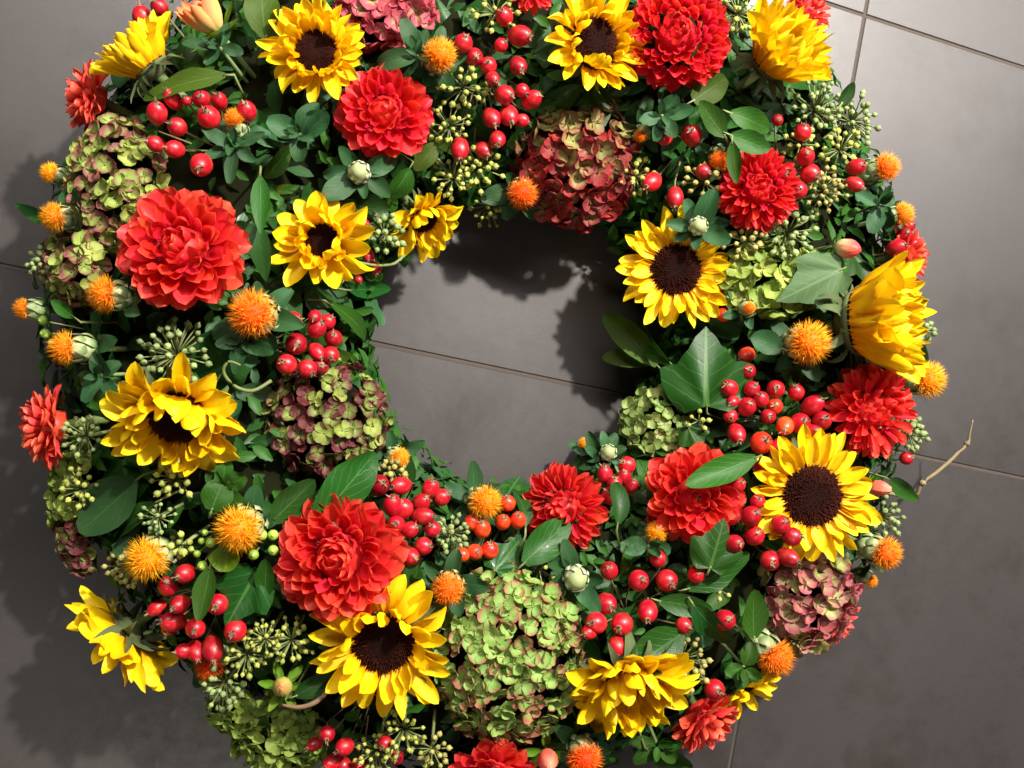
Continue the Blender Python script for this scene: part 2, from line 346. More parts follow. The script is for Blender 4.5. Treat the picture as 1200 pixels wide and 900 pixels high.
lance = lambda u: (math.sin(math.pi * min(1, u ** 0.8 * 0.98 + 0.01)) ** 0.9) + 0.02
LF = {}
def leafmesh(shape, m, k, W):
    key = (shape, m, k, round(W, 2))
    if key not in LF:
        if shape in ('ivy', 'ivy3'):
            # palmate outline: rings of a fan spread from the stalk
            lob = [(-118, 0.42), (-95, 0.50), (-72, 0.74), (-50, 0.60), (-30, 0.66), (0, 1.0), (30, 0.66), (50, 0.60), (72, 0.74), (95, 0.50), (118, 0.42)]
            if shape == 'ivy3': lob = [(-105, 0.30), (-78, 0.52), (-52, 0.80), (-36, 0.66), (-18, 0.74), (0, 1.0), (18, 0.74), (36, 0.66), (52, 0.80), (78, 0.52), (105, 0.30)]
            pts = []
            for i in range(len(lob) - 1):
                for s in range(2):
                    pts.append([lerp(lob[i][q], lob[i + 1][q], s / 2) for q in (0, 1)])
            pts.append(list(lob[-1]))
            V = [(0, 0, 0)]; uvs = [(0, 0.5)]; fc = []; R_ = 4; n = len(pts)
            for q in range(1, R_ + 1):
                for a, r in pts:
                    s = q / R_; x = r * s * math.cos(rad(a)); y = r * s * math.sin(rad(a)) * W / 0.9
                    zz = 0.10 * abs(math.sin(rad(a) * 2.5)) * s * r - 0.16 * s * s * r + (0.05 * math.sin(a * 0.11 + k * 2) * s)
                    V.append((x, y, zz)); uvs.append((max(0, min(1, x)), max(0, min(1, 0.5 + y * 0.7))))
            for i in range(n - 1): fc.append((0, 1 + i, 2 + i))
            for q in range(R_ - 1):
                for i in range(n - 1): a = 1 + q * n + i; fc.append((a, a + n, a + n + 1, a + 1))
            LF[key] = mesh('leaf', V, fc, M[m], uvs)
        else:
            b = [0.4, -0.6, -1.0, -0.2][k % 4]
            v = sheet({'ovate': ovate, 'round': round_, 'lance': lance}[shape], 1, W, 8, 4, lambda u: b * (u - 0.3), [0.35, 0.22, 0.5, 0.15][k % 4], [0.1, 0.35, -0.3, 0.2][k % 4], 0.0, [0.12, 0.2, 0.10, 0.22][k % 4], k)
            LF[key] = mesh('leaf', v[0], v[1], M[m], v[2])
    return LF[key]

def stem_part(root, r, start=(0, 0, 0), m='stem'):
    """a short stalk from the flower back into the ring"""
    inv = root.matrix_basis.inverted(); p = root.matrix_basis.translation
    a = Vector(start); b = inv @ core(p)
    if (b - a).length < 0.012: b = a + Vector((0, 0, -0.02))
    mid = (a + b) / 2 + Vector((0, 0, -0.25 * (b - a).length))
    return obj('stem', MB().tube([a, mid.lerp((a + b) / 2, 0.4), b], [r, r, r]).mesh('stem', M[m]), root)

# ------------------------------------------------------------ the ring of greenery
wb = thing('wreath_base', 'thick ring of dark green leaves packed under the flowers on the tiled floor', 'wreath', T(WC.x, WC.y, 0))
V = []; fc = []; uvs = []; NA, NB = 96, 20
for i in range(NA):
    a = 2 * math.pi * i / NA
    for j in range(NB):
        b = 2 * math.pi * j / NB
        k = 0.80 + 0.10 * noise.noise(Vector((math.cos(a) * 6, math.sin(a) * 6, b * 1.5)))
        rr = RMAJ + RA * k * math.cos(b); z = max(0.0005, 0.043 + (ZB * k if math.sin(b) > 0 else 0.05) * math.sin(b))
        V.append((rr * math.cos(a), rr * math.sin(a), z)); uvs.append((i / NA, j / NB))
for i in range(NA):
    for j in range(NB): fc.append((i * NB + j, ((i + 1) % NA) * NB + j, ((i + 1) % NA) * NB + (j + 1) % NB, i * NB + (j + 1) % NB))
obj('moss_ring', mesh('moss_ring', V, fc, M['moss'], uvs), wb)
rng = random.Random(11)
def ring_leaf(depth, Lr, rng):
    a = rng.uniform(0, 2 * math.pi); b = rng.uniform(rad(-18), rad(198))
    rr = RMAJ + (RA - depth) * math.cos(b); z = ZC + (ZB - depth) * math.sin(b)
    z = max(z, 0.014)
    n = Vector((math.cos(b) * math.cos(a), math.cos(b) * math.sin(a), max(0.15, math.sin(b))))
    n = (n + Vector((rng.uniform(-.5, .5), rng.uniform(-.5, .5), rng.uniform(-.1, .5)))).normalized()
    L = rng.uniform(*Lr)
    mt = T(rr * math.cos(a), rr * math.sin(a), z) @ n.to_track_quat('Z', 'Y').to_matrix().to_4x4() @ Rz(rng.uniform(0, 6.28)) @ Ry(rng.uniform(-.5, .1)) @ T(-0.3 * L, 0, 0)
    return mt, L
kinds = [('ovate', 'dark', 0.5), ('round', 'blue', 0.55), ('ovate', 'blue', 0.5), ('ivy', 'ivy', 0.9), ('ovate', 'ivy', 0.55), ('lance', 'olive', 0.36), ('ovate', 'mid', 0.5), ('ivy3', 'dark', 0.9), ('round', 'dark', 0.6)]
for i in range(296):
    mt, L = ring_leaf(0.012, (0.026, 0.044), rng)
    sh, m, W = rng.choice(kinds)
    if sh.startswith('ivy'): L *= 1.15
    obj('leaf', leafmesh(sh, m, rng.randrange(4), W), wb, mt @ S(L, L, L))
fb = MB(); fb2 = MB()
for i in range(5200):
    mt, L = ring_leaf(rng.uniform(0.012, 0.032), (0.014, 0.032), rng)
    v = sheet(ovate, L, L * 0.5, 3, 2, lambda u: -0.4 * u, 0.3)
    (fb if i % 3 else fb2).add(v[0], v[1], v[2], mt)
o = obj('understory_leaves', fb.mesh('understory_leaves', M['dark']), wb); o['kind'] = 'stuff'
fb3 = MB()
for i in range(2000):
    mt, L = ring_leaf(rng.uniform(0.001, 0.016), (0.009, 0.021), rng)
    v = sheet(ovate, L, L * 0.55, 3, 2, lambda u: -0.6 * u, 0.4)
    fb3.add(v[0], v[1], v[2], mt)
o = obj('small_leaves', fb3.mesh('small_leaves', M['mid']), wb); o['kind'] = 'stuff'
o = obj('understory_leaves', fb2.mesh('understory_leaves', M['blue']), wb); o['kind'] = 'stuff'

# ------------------------------------------------------------ sunflowers
SG = 'sunflowers in the wreath'
def disc_mesh(rng):
    mb = MB(); n = 760
    for i in range(n):
        q = (i + 0.5) / n; r = math.sqrt(q); a = i * GOLD + rng.uniform(-.05, .05) / (0.1 + r); z = 0.26 * (1 - r * r) - 0.10 * math.exp(-(r / 0.3) ** 2) + 0.03
        hgt = (0.05 if r < 0.45 else 0.11) * rng.uniform(0.3, 1.5); s = 0.022 if r < 0.4 else 0.032
        x, y = r * math.cos(a), r * math.sin(a); tip = (x * 1.06 + rng.uniform(-.02, .02), y * 1.06 + rng.uniform(-.02, .02), z + hgt)
        ps = [(x + s * math.cos(a + k * 2.1), y + s * math.sin(a + k * 2.1), z - 0.02) for k in range(3)]
        mb.add(ps + [tip], [(0, 1, 3), (1, 2, 3), (2, 0, 3)], [(r * 0.92, 0)] * 3 + [(min(1, r), 1)])
    return mb.mesh('disc_florets', M['sunflor'])
DISCF = disc_mesh(random.Random(2))
DISC = MB().lathe([(0.001, -0.25), (0.6, -0.25), (0.95, -0.08), (1.02, 0.02), (0.9, 0.07), (0.7, 0.15), (0.45, 0.20), (0.25, 0.20), (0.001, 0.17)], 24).mesh('disc', M['sundisc'])
RECEP = MB().lathe([(0.001, -0.75), (0.25, -0.7), (0.6, -0.5), (0.95, -0.2), (1.05, -0.04), (0.001, -0.04)], 16).mesh('receptacle', M['sepal'])
def sunflower(label, px, py, D, dd, f, e0=(5, 25), e1=(25, 50), n0=27, n1=24, curl=None, h=0.022, seed=0, wide=1.0, lens=(1.0, 0.86), jit=(0.78, 1.14), roll=0.55):
    rng = random.Random(seed + 100); p = P(px, py, h); k = mpp(p); n = face(f, p)
    root = thing('sunflower', label, 'sunflower', frame(p, n, rng.uniform(0, 6)), SG)
    R_, rd = D * k / 2, dd * k / 2; L0 = R_ - rd * 0.8
    d = obj('disc', DISC, root, S(rd, rd, rd)); obj('disc_florets', DISCF, d)
    obj('receptacle', RECEP, root, S(rd, rd, rd))
    for lay, (nn, er, rr, zz) in enumerate(((n0, e0, 0.96, -0.06), (n1, e1, 0.90, 0.02))):
        for i in range(nn):
            a = 2 * math.pi * (i + rng.uniform(-.32, .32) + 0.5 * lay) / nn; el = rad(rng.uniform(*er)); L = L0 * rng.uniform(*jit) * lens[lay]
            v = rng.choice(curl) if curl and lay else rng.choice((0, 1, 2, 4, 5, 7)) if lay == 0 else rng.choice((0, 1, 3, 4, 6))
            obj('petal', SUNP[v], root, Rz(a) @ T(rd * rr, 0, zz * rd) @ Ry(-el) @ Rx(rng.uniform(-roll, roll)) @ S(L, L0 * wide * rng.uniform(0.8, 1.15), L))
    for i in range(15):
        a = 2 * math.pi * (i + rng.uniform(-.3, .3)) / 15; L = R_ * rng.uniform(0.42, 0.62)
        obj('sepal', SEP[rng.randrange(4)], root, Rz(a) @ T(rd * 0.9, 0, -0.25 * rd) @ Ry(-rad(rng.uniform(-35, 15))) @ S(L, L, L))
    stem_part(root, 0.0045, (0, 0, -0.5 * rd))
    return root
CURL = (3, 3, 6, 6, 1, 4)
sunflower('sunflower with round black centre touching a medium crimson dahlia', 370, 60, 124, 52, (0.12, -0.05), (0, 25), (35, 70), seed=1, curl=CURL, roll=0.8, wide=1.1)
sunflower('sunflower with petals folded across its dark disc, squeezed beside a large red ball dahlia', 697, 50, 126, 62, (0.42, 0.06), (10, 35), (40, 85), seed=2, curl=CURL, roll=0.8)
sunflower('sunflower turned away so only a dome of yellow petals shows, beside pale floor tiles', 900, 74, 116, 46, (0.50, -0.42), (48, 64), (55, 80), 32, 30, h=0.024, seed=3, lens=(1.7, 1.6), wide=1.1, roll=0.25, jit=(0.8, 1.05))
sunflower('sunflower seen edge-on overlapping a coral dahlia, its grey-green sepals exposed', 176, 78, 108, 44, (-0.60, -0.72), (46, 62), (55, 78), 32, 24, h=0.02, seed=4, lens=(1.45, 1.3), roll=0.25, jit=(0.85, 1.05))
sunflower('sunflower with ragged curled petals hiding half its small black disc, near bright red hips', 378, 282, 124, 42, (0.12, 0.05), (0, 25), (45, 80), 16, 15, seed=5, curl=CURL, wide=1.25, roll=0.9)
sunflower('small nodding sunflower hanging over the hole of the wreath, its disc almost hidden', 497, 258, 98, 34, (0.42, 0.68), (15, 35), (45, 75), 15, 12, h=0.012, seed=6, curl=CURL, wide=1.2)
sunflower('fully open flat sunflower with brown ring and black eye beside the large ivy leaf', 792, 316, 132, 60, (-0.05, 0.03), (-2, 14), (8, 26), 24, 18, seed=7, wide=0.95)
sunflower('broad sunflower bowing over grey-green leaves, shaggy petals hanging over its disc', 208, 490, 168, 74, (0.05, 0.58), (0, 35), (35, 85), 24, 24, seed=28, curl=CURL, h=0.026, wide=1.15, roll=0.9)
sunflower('sunflower facing sideways over the outer edge, a fan of yellow petals beside a red dahlia', 1004, 378, 146, 74, (0.82, -0.06), (54, 74), (62, 84), 40, 36, h=0.022, seed=9, lens=(1.85, 1.65), wide=1.2, roll=0.25, jit=(0.85, 1.06))
sunflower('largest-faced sunflower with wide brown disc, next to the bare twig sticking out', 952, 581, 156, 73, (0.10, -0.02), (-2, 15), (10, 30), 24, 18, seed=10, h=0.028, wide=0.9)
sunflower('sunflower with deep brown disc and long outward petals, between a red dahlia and green hydrangea', 449, 754, 168, 74, (0.03, 0.10), (0, 22), (30, 78), 22, 17, seed=11, curl=CURL, h=0.026, roll=0.8)
sunflower('sunflower seen edge-on hanging out over the floor beside shaggy rose hips', 150, 740, 150, 42, (-0.72, 0.69), (0, 22), (10, 45), 26, 14, h=0.016, seed=12)
sunflower('sunflower bowing outward under an ivy leaf, dense long petals over a hidden disc', 738, 798, 164, 54, (0.06, 0.62), (5, 40), (40, 78), 32, 28, seed=13, curl=CURL, h=0.026)
sunflower('sunflower mostly hidden under a safflower, only a few petals showing over the floor', 872, 808, 92, 34, (0.52, 0.70), (5, 25), (20, 50), 16, 8, h=0.0, seed=14)

# ------------------------------------------------------------ dahlias
DG = 'red dahlias in the wreath'
CAPB = MB().lathe([(0.001, -0.3), (0.4, -0.22), (0.6, 0.0), (0.45, 0.25), (0.001, 0.4)], 12).mesh('receptacle', M['sepal'])
HEART = {m: MB().lathe([(0.001, -1.2), (0.9, -1.1), (1, -0.3), (0.8, 0.35), (0.4, 0.75), (0.001, 0.85)], 9).mesh('heart', M[m]) for m in ('dahlia', 'dahliac', 'dahliao')}
def dahlia(label, px, py, D, f, style='deco', m='dahlia', h=0.012, seed=0, N=None, flat=0.62, eye=False):
    rng = random.Random(seed + 300); p = P(px, py, h); k = mpp(p); n = face(f, p)
    root = thing('dahlia', label, 'dahlia', frame(p, n, rng.uniform(0, 6)), DG)
    R_ = D * k / 2
    N = N or {'deco': 125, 'ball': 150, 'fine': 150}[style]
    obj('receptacle', CAPB, root, T(0, 0, -0.14 * R_) @ S(R_ * 0.42, R_ * 0.42, R_ * 0.3))
    obj('heart', HEART[m], root, T(0, 0, R_ * flat * 0.25) @ S(R_ * 0.40, R_ * 0.40, R_ * flat * 0.58))
    for i in range(N):
        q = (i + 0.5) / N; a = i * GOLD + rng.uniform(-.2, .2) * (0.4 + q)
        A = rad(lerp(2, 108 if style != 'deco' else 99, q ** 0.58) + rng.uniform(-7, 7))          # lean away from the axis
        if style == 'deco': l = lerp(0.30, 0.80, q ** 0.8); kk = 0 if q < 0.12 else 1 if q < 0.35 else rng.choice((2, 5)) if q < 0.7 else rng.choice((3, 2, 5))
        elif style == 'ball': l = lerp(0.28, 0.42, q ** 0.5); kk = 0 if q < 0.15 else 1 if q < 0.6 else rng.choice((1, 2))
        else: l = lerp(0.34, 0.62, q ** 0.7); kk = 0 if q < 0.15 else 4 if q < 0.6 else rng.choice((4, 2))
        base = 1 - l; l *= rng.uniform(0.80, 1.08)
        el = math.pi / 2 - A
        wd = {'deco': lerp(1.0, 0.92, q), 'ball': 1.0, 'fine': 0.8}[style]
        obj('petal', dpet(m, kk), root, Rz(a) @ T(R_ * base * math.sin(A), 0, R_ * flat * base * math.cos(A) + 0.04 * R_) @ Ry(-el) @ Rx(rng.uniform(-.3, .3)) @ S(R_ * l, R_ * l * wd * rng.uniform(0.85, 1.1), R_ * l))
    if eye: obj('eye', MB().lathe([(0.001, 0.2), (0.08, 0.3), (0.09, 0.5), (0.05, 0.62), (0.001, 0.64)], 8).mesh('eye', M['h_olive']), root, S(R_, R_, R_))
    stem_part(root, 0.004, (0, 0, -0.1 * R_))
    return root
dahlia('big orange-red dahlia with broad layered petals beside the green and purple hydrangea', 218, 296, 152, (0.04, -0.16), 'deco', seed=1)
dahlia('medium crimson dahlia tucked under a sunflower and beside an orange safflower', 451, 136, 118, (0.14, -0.04), 'deco', 'dahliac', seed=2, N=84)
dahlia('large round ball dahlia, dense scarlet petals with a small yellowish eye', 793, 46, 130, (-0.02, -0.06), 'ball', 'dahliac', seed=3, h=0.018, N=230)
dahlia('coral dahlia seen from the side under an edge-on sunflower at the outer rim', 112, 116, 88, (-0.84, -0.12), 'deco', 'dahliao', seed=4, N=70)
dahlia('small crimson dahlia with narrow pointed petals surrounded by rose hips and ivy umbels', 888, 224, 100, (-0.10, -0.02), 'fine', 'dahliac', seed=5)
dahlia('orange-red dahlia touching the wide-disc sunflower, facing the outer edge', 1018, 482, 116, (0.36, -0.12), 'fine', 'dahlia', seed=6, N=110, h=0.014)
dahlia('scarlet dahlia with rounded petals partly covered by a pale pointed leaf', 810, 580, 122, (0.04, -0.02), 'deco', seed=7, h=0.018, N=100, eye=True)
dahlia('scarlet dahlia turned sideways showing a tight cluster of inner petals toward the hole', 662, 594, 106, (-0.42, 0.10), 'fine', seed=8, N=120, h=0.014)
dahlia('biggest scarlet dahlia, raspberry centre, touching a sunflower with deep brown disc', 400, 650, 154, (-0.04, -0.02), 'deco', seed=9, N=140, h=0.02)
dahlia('coral-red dahlia seen from the side at the outer rim beside a pale ivy umbel', 64, 500, 100, (-0.86, 0.06), 'deco', 'dahliao', seed=10, N=70)
dahlia('red dahlia touching the pink-edged end of the largest green hydrangea', 577, 902, 108, (0.0, 0.45), 'deco', seed=11, N=70)
dahlia('orange-red dahlia showing only its edge beneath the bowing sunflower', 822, 838, 92, (0.5, 0.62), 'deco', 'dahliao', seed=12, h=0.0, N=60)
dahlia('orange-red dahlia peeping out under the mauve hydrangea at the outer rim', 968, 722, 84, (0.70, 0.58), 'fine', 'dahliao', seed=13, h=0.002, N=80)
dahlia('coral dahlia half hidden behind a sideways sunflower beside wet-looking hips', 1058, 300, 74, (0.85, -0.1), 'deco', 'dahliao', seed=14, h=0.004, N=60)
dahlia('dark red dahlia behind the dense crimson hips, far from the hole', 622, -14, 62, (0.0, -0.1), 'fine', 'dahlia', seed=15, N=90)
dahlia('pinkish red dahlia peeking out behind the sunflower that is turned away', 944, 14, 64, (0.6, -0.35), 'fine', 'dahliao', seed=16, h=0.0, N=80)

def dahlia_bud(label, px, py, D, f, m='bud', seed=0, h=0.03, n=11, open_=0.0, ln=1.25):
    rng = random.Random(seed + 500); p = P(px, py, h); k = mpp(p); nn = face(f, p)
    root = thing('dahlia_bud', label, 'flower bud', frame(p, nn, rng.uniform(0, 6)), 'dahlia buds in the wreath'); R_ = D * k / 2
    wf = lambda u: math.sin(math.pi * min(1, u * 0.9 + 0.08)) ** 0.8 + 0.03
    for lay, (cnt, sc_) in enumerate(((n, 1.0), (max(5, n // 2), 0.86))):
        v = sheet(wf, 1, 0.62, 8, 4, lambda u: 0.85 - open_ * u + 2.0 * u * (1 - open_) - 0.55, 0.35)
        me = mesh('bud_petal', v[0], v[1], M[m], v[2])
        for i in range(cnt):
            a = 2 * math.pi * (i + rng.uniform(-.15, .15)) / cnt; L = 2 * R_ * ln * 0.78 * sc_
            obj('petal', me, root, Rz(a) @ T(R_ * 0.18, 0, -R_ * 0.9) @ Ry(-rad(22 + 8 * lay)) @ Rx(rng.uniform(-.1, .1)) @ S(L, R_ * 1.3, L))
    obj('bud_core', MB().lathe([(0.001, -0.9), (0.5, -0.75), (0.72, -0.2), (0.62, 0.3), (0.3, 0.65), (0.001, 0.8)], 12).mesh('bud_core', M[m]), root, S(R_ * .72, R_ * .72, R_ * .9))
    lm = leafmesh('ovate', 'bright' if m != 'bud' else 'mid', 0, 0.42)
    for i in range(6):
        L = R_ * 1.35; obj('sepal', lm, root, Rz(i * 1.05 + rng.uniform(-.2, .2)) @ T(R_ * .2, 0, -R_ * 0.95) @ Ry(rad(rng.uniform(-35, 25))) @ S(L, L, L))
    stem_part(root, 0.0022, (0, 0, -R_ * 0.9)); return root
dahlia_bud('cream and red striped bud with green sepals beside the grey-green triangular leaf', 995, 291, 42, (0.58, 0.22), 'bud', 1)
dahlia_bud('half-open peach bud with ruffled green sepals beside dark leaves', 240, 18, 54, (-0.5, -0.6), 'budorange', 2, open_=0.35)
dahlia_bud('round pink bud peeping out behind the wide-disc sunflower', 1032, 572, 34, (0.8, 0.1), 'budpink', 3, h=0.012)
dahlia_bud('plump green bud with spreading green sepals beside a brown tendril', 331, 805, 42, (0.15, -0.3), 'budgreen', 4, h=0.022)
dahlia_bud('salmon pink rounded bud between a red dahlia and an orange safflower on the outer slope', 642, 892, 44, (0.0, 0.1), 'budpink', 5, h=0.02, n=16)

# ------------------------------------------------------------ hydrangeas
HG = 'hydrangea heads in the wreath'
hshape = lambda u: min(1, 0.30 + 1.5 * u) * (1 - max(0, (u - 0.55) / 0.45) ** 2.6) ** 0.6 + 0.02
FLO = {}
def floret(m, k):
    if (m, k) not in FLO:
        rg = random.Random(k); mb = MB()
        for i in range(4):
            v = sheet(hshape, 0.54, 0.60 * rg.uniform(0.88, 1.1), 5, 4, (lambda b: lambda u: b * u)(rg.uniform(-0.6, 0.8)), rg.uniform(0.0, 0.5), rg.uniform(-.25, .25), 0.25, 0.1, i)
            mb.add(v[0], v[1], v[2], Rz(i * math.pi / 2 + rg.uniform(-.18, .18)) @ T(0.02, 0, 0) @ Ry(-rg.uniform(-.05, [0.4, 0.7, 0.25, 0.95][k % 4])))
        mb.lathe([(0.001, -0.05), (0.05, 0.0), (0.045, 0.05), (0.001, 0.08)], 5)
        FLO[m, k] = mb.mesh('floret', M[m])
    return FLO[m, k]
HCORE = MB().lathe([(0.001, -0.9), (0.5, -0.8), (0.95, -0.2), (0.9, 0.3), (0.6, 0.72), (0.001, 0.92)], 14)
def hydrangea(label, px, py, wx, wy, ms, f=None, n=60, size=25, h=0.0, seed=0, depth=0.62, spin=0.0, ext=100):
    rng = random.Random(seed + 700); p = P(px, py, h); k = mpp(p); nrm = face(f, p)
    # axes: local X along image right as far as the facing allows
    zx = nrm; xx = (RT - zx * RT.dot(zx)).normalized(); yy = zx.cross(xx)
    mt = Matrix((xx, yy, zx)).transposed().to_4x4(); mt.translation = p
    root = thing('hydrangea', label, 'hydrangea', mt @ Rz(spin), HG)
    ax, ay = wx * k / 2, wy * k / 2; az = depth * min(ax, ay)
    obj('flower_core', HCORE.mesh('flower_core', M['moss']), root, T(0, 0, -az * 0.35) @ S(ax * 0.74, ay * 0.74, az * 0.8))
    sz = size * k
    for i in range(n):
        q = (i + 0.5) / n; A = math.acos(1 - q * (1 - math.cos(rad(ext)))); a = i * GOLD + rng.uniform(-.2, .2)
        s = math.sin(A); d = Vector((ax * 0.93 * s * math.cos(a), ay * 0.93 * s * math.sin(a), az * math.cos(A) - az * 0.35)) * rng.uniform(0.90, 1.05)
        nn = Vector((d.x / ax ** 2, d.y / ay ** 2, (d.z + az * .35) / az ** 2)).normalized()
        nn = (nn + Vector((rng.uniform(-.5, .5), rng.uniform(-.5, .5), rng.uniform(-.3, .3)))).normalized()
        m = ms if isinstance(ms, str) else (ms[0] if d.y + ax * rng.uniform(-.5, .5) * 0.6 > ms[2] * ay else ms[1])
        g = sz * rng.uniform(0.8, 1.2)
        obj('floret', floret(m, rng.randrange(6)), root, T(*d) @ nn.to_track_quat('Z', 'Y').to_matrix().to_4x4() @ Rz(rng.uniform(0, 6.3)) @ S(g, g, g))
    stem_part(root, 0.003, (0, 0, -az * 0.9)); return root
hydrangea('green hydrangea with purplish petals between coral and big orange-red dahlias', 128, 215, 122, 168, 'h_greenpurple', (-0.25, -0.05), 105, 24, 0.004, 1)
hydrangea('loose green and dusky pink hydrangea at the rim between three small safflowers', 84, 312, 92, 92, 'h_greenpurple', (-0.5, 0.0), 40, 25, 0.004, 2)
hydrangea('burgundy hydrangea with olive-green crown overhanging the hole of the wreath', 676, 192, 148, 150, ('h_olive', 'h_burg', 0.22), (-0.05, 0.25), 96, 27, 0.004, 3)
hydrangea('hydrangea of small mixed green and burgundy petals bordering the hole', 383, 490, 150, 140, 'h_burggreen', (0.12, 0.0), 105, 21, 0.006, 4)
hydrangea('largest hydrangea, fresh green with pink petal edges, between two sunflowers', 594, 776, 184, 212, ('h_green', 'h_green', 0), (0.0, 0.12), 250, 23, 0.006, 5)
hydrangea('dusty mauve and green hydrangea under the wide-disc sunflower', 952, 704, 120, 134, 'h_mauve', (0.25, 0.2), 76, 25, 0.006, 6)
hydrangea('small pale green hydrangea at the hole beside the scarlet dahlia with the leaf on it', 772, 496, 92, 84, 'h_pale', (-0.15, 0.0), 52, 20, 0.0, 7)
hydrangea('lime green hydrangea with few wide petals beside the grey-green triangular leaf', 903, 326, 120, 84, 'h_lime', (0.0, -0.05), 34, 30, 0.006, 8, 0.5)
hydrangea('narrow green hydrangea with red-tipped petals on the rim next to a coral-red dahlia', 84, 600, 62, 148, ('h_lime', 'h_burggreen', -0.1), (-0.6, 0.1), 50, 22, 0.002, 9, 0.8)
hydrangea('yellow-green hydrangea at the rim next to the plump green bud', 322, 866, 112, 104, 'h_lime', (-0.2, 0.35), 60, 25, 0.0, 10)
hydrangea('pink and olive hydrangea on the outer slope near the medium crimson dahlia', 448, 14, 120, 78, 'h_pink', (0.0, -0.1), 50, 25, 0.0, 11)
hydrangea('light green hydrangea sprig hanging over the floor beside ivy umbels', 272, 836, 66, 62, 'h_lime', (-0.4, 0.4), 26, 21, 0.0, 12)

# ------------------------------------------------------------ safflowers
FG = 'orange safflowers in the wreath'
TUFT = {}
def tuft(m, k):
    if (m, k) not in TUFT:
        rg = random.Random(k + 40); mb = MB()
        mb.lathe([(0.001, -0.1), (0.5, 0.0), (0.60, 0.2), (0.5, 0.48), (0.25, 0.66), (0.001, 0.7)], 10)
        mb.uv = [(0.12, .5)] * len(mb.uv)
        for i in range(820):
            q = (i + 0.5) / 820; A = math.acos(1 - q * 1.18); a = i * GOLD + rg.uniform(-.2, .2); L = rg.uniform(0.66, 1.12)
            d = Vector((math.sin(A) * math.cos(a), math.sin(A) * math.sin(a), math.cos(A)))
            s = d.orthogonal().normalized(); s = (Matrix.Rotation(rg.uniform(0, 6), 3, d) @ s); s2 = d.cross(s)
            b = d * 0.40 + Vector((0, 0, -0.1)); mid = d * 0.66 * L + s * rg.uniform(-.06, .06); tip = d * L + s * rg.uniform(-.14, .14) + s2 * rg.uniform(-.14, .14) + Vector((0, 0, 0.05))
            wv = 0.019
            mb.add([b - s * wv * .6, b + s * wv * .6, mid + s * wv, mid - s * wv, mid + s2 * wv * .8, tip], [(0, 1, 2, 3), (3, 2, 5), (2, 4, 5), (4, 3, 5)], [(0, .3), (0, .7), (.6, .7), (.6, .3), (.6, .5), (1, .5)])
        TUFT[m, k] = mb.mesh('tuft', M[m])
    return TUFT[m, k]
BULB = MB().lathe([(0.001, -1.0), (0.45, -0.95), (0.85, -0.6), (1.0, -0.1), (0.88, 0.4), (0.6, 0.8), (0.35, 1.0), (0.001, 1.02)], 14).mesh('bulb', M['bulb'])
bsh = lambda u: min(1, 0.6 + u) * (1 - u ** 2.5) + 0.03
v = sheet(bsh, 1, 0.62, 6, 2, lambda u: 1.7 * u - 0.85, 0.35); BRACT = mesh('bract', v[0], v[1], M['bract'], v[2])
M['bractp'] = petal_mat('pale_bract', [(0, (0.24, 0.32, 0.14)), (0.6, (0.46, 0.50, 0.32)), (1, (0.66, 0.66, 0.50))], 0.02, 0.25, 0.4, 0.1)
BRACTP = mesh('bract', v[0], v[1], M['bractp'], v[2])
def safflower(label, px, py, D, f=None, m='tuft', seed=0, h=0.034, bud=0.0, leaves=6, ll=0.9, lm='blue', bulb=0.36, low=None):
    rng = random.Random(seed + 900); p = P(px, py, h); k = mpp(p); n = face(f, p); Dm = D * k
    root = thing('safflower_bud' if bud else 'safflower', label, 'flower bud' if bud else 'safflower', frame(p, n, rng.uniform(0, 6)), 'closed safflower buds in the wreath' if bud else FG)
    rb = (bud * Dm if bud else bulb * Dm); zb = -rb * 1.15
    if not bud:
        g = Dm * 0.5; obj('tuft', tuft(m, seed % 4), root, S(g, g, g * 0.98))
    b = obj('bulb', BULB, root, T(0, 0, zb) @ S(rb, rb, rb * 1.12))
    for i in range(14):
        lay = i % 2; a = i * 0.4488 + rng.uniform(-.12, .12); L = rb * (1.5 if not lay else 1.25)
        obj('bract', BRACTP if bud else BRACT, root, Rz(a) @ T(rb * (0.62 if not lay else .8), 0, zb - rb * (0.8 if lay else 0.35)) @ Ry(-rad(82 if bud else 74)) @ S(L, L, L))
    for i in range(leaves):
        a = 2 * math.pi * (i + rng.uniform(-.25, .25)) / max(1, leaves); L = 0.026 * ll * rng.uniform(0.75, 1.2) * (1.15 if i % 2 else 0.9)
        obj('leaf', leafmesh(rng.choice(('ovate', 'round')), lm, rng.randrange(4), 0.55), root, Rz(a) @ T(rb * .35, 0, zb - rb * 0.9) @ Ry(-rad(rng.uniform(-12, 42))) @ S(L, L, L))
    stem_part(root, 0.0024, (0, 0, zb - rb * 0.9)); return root
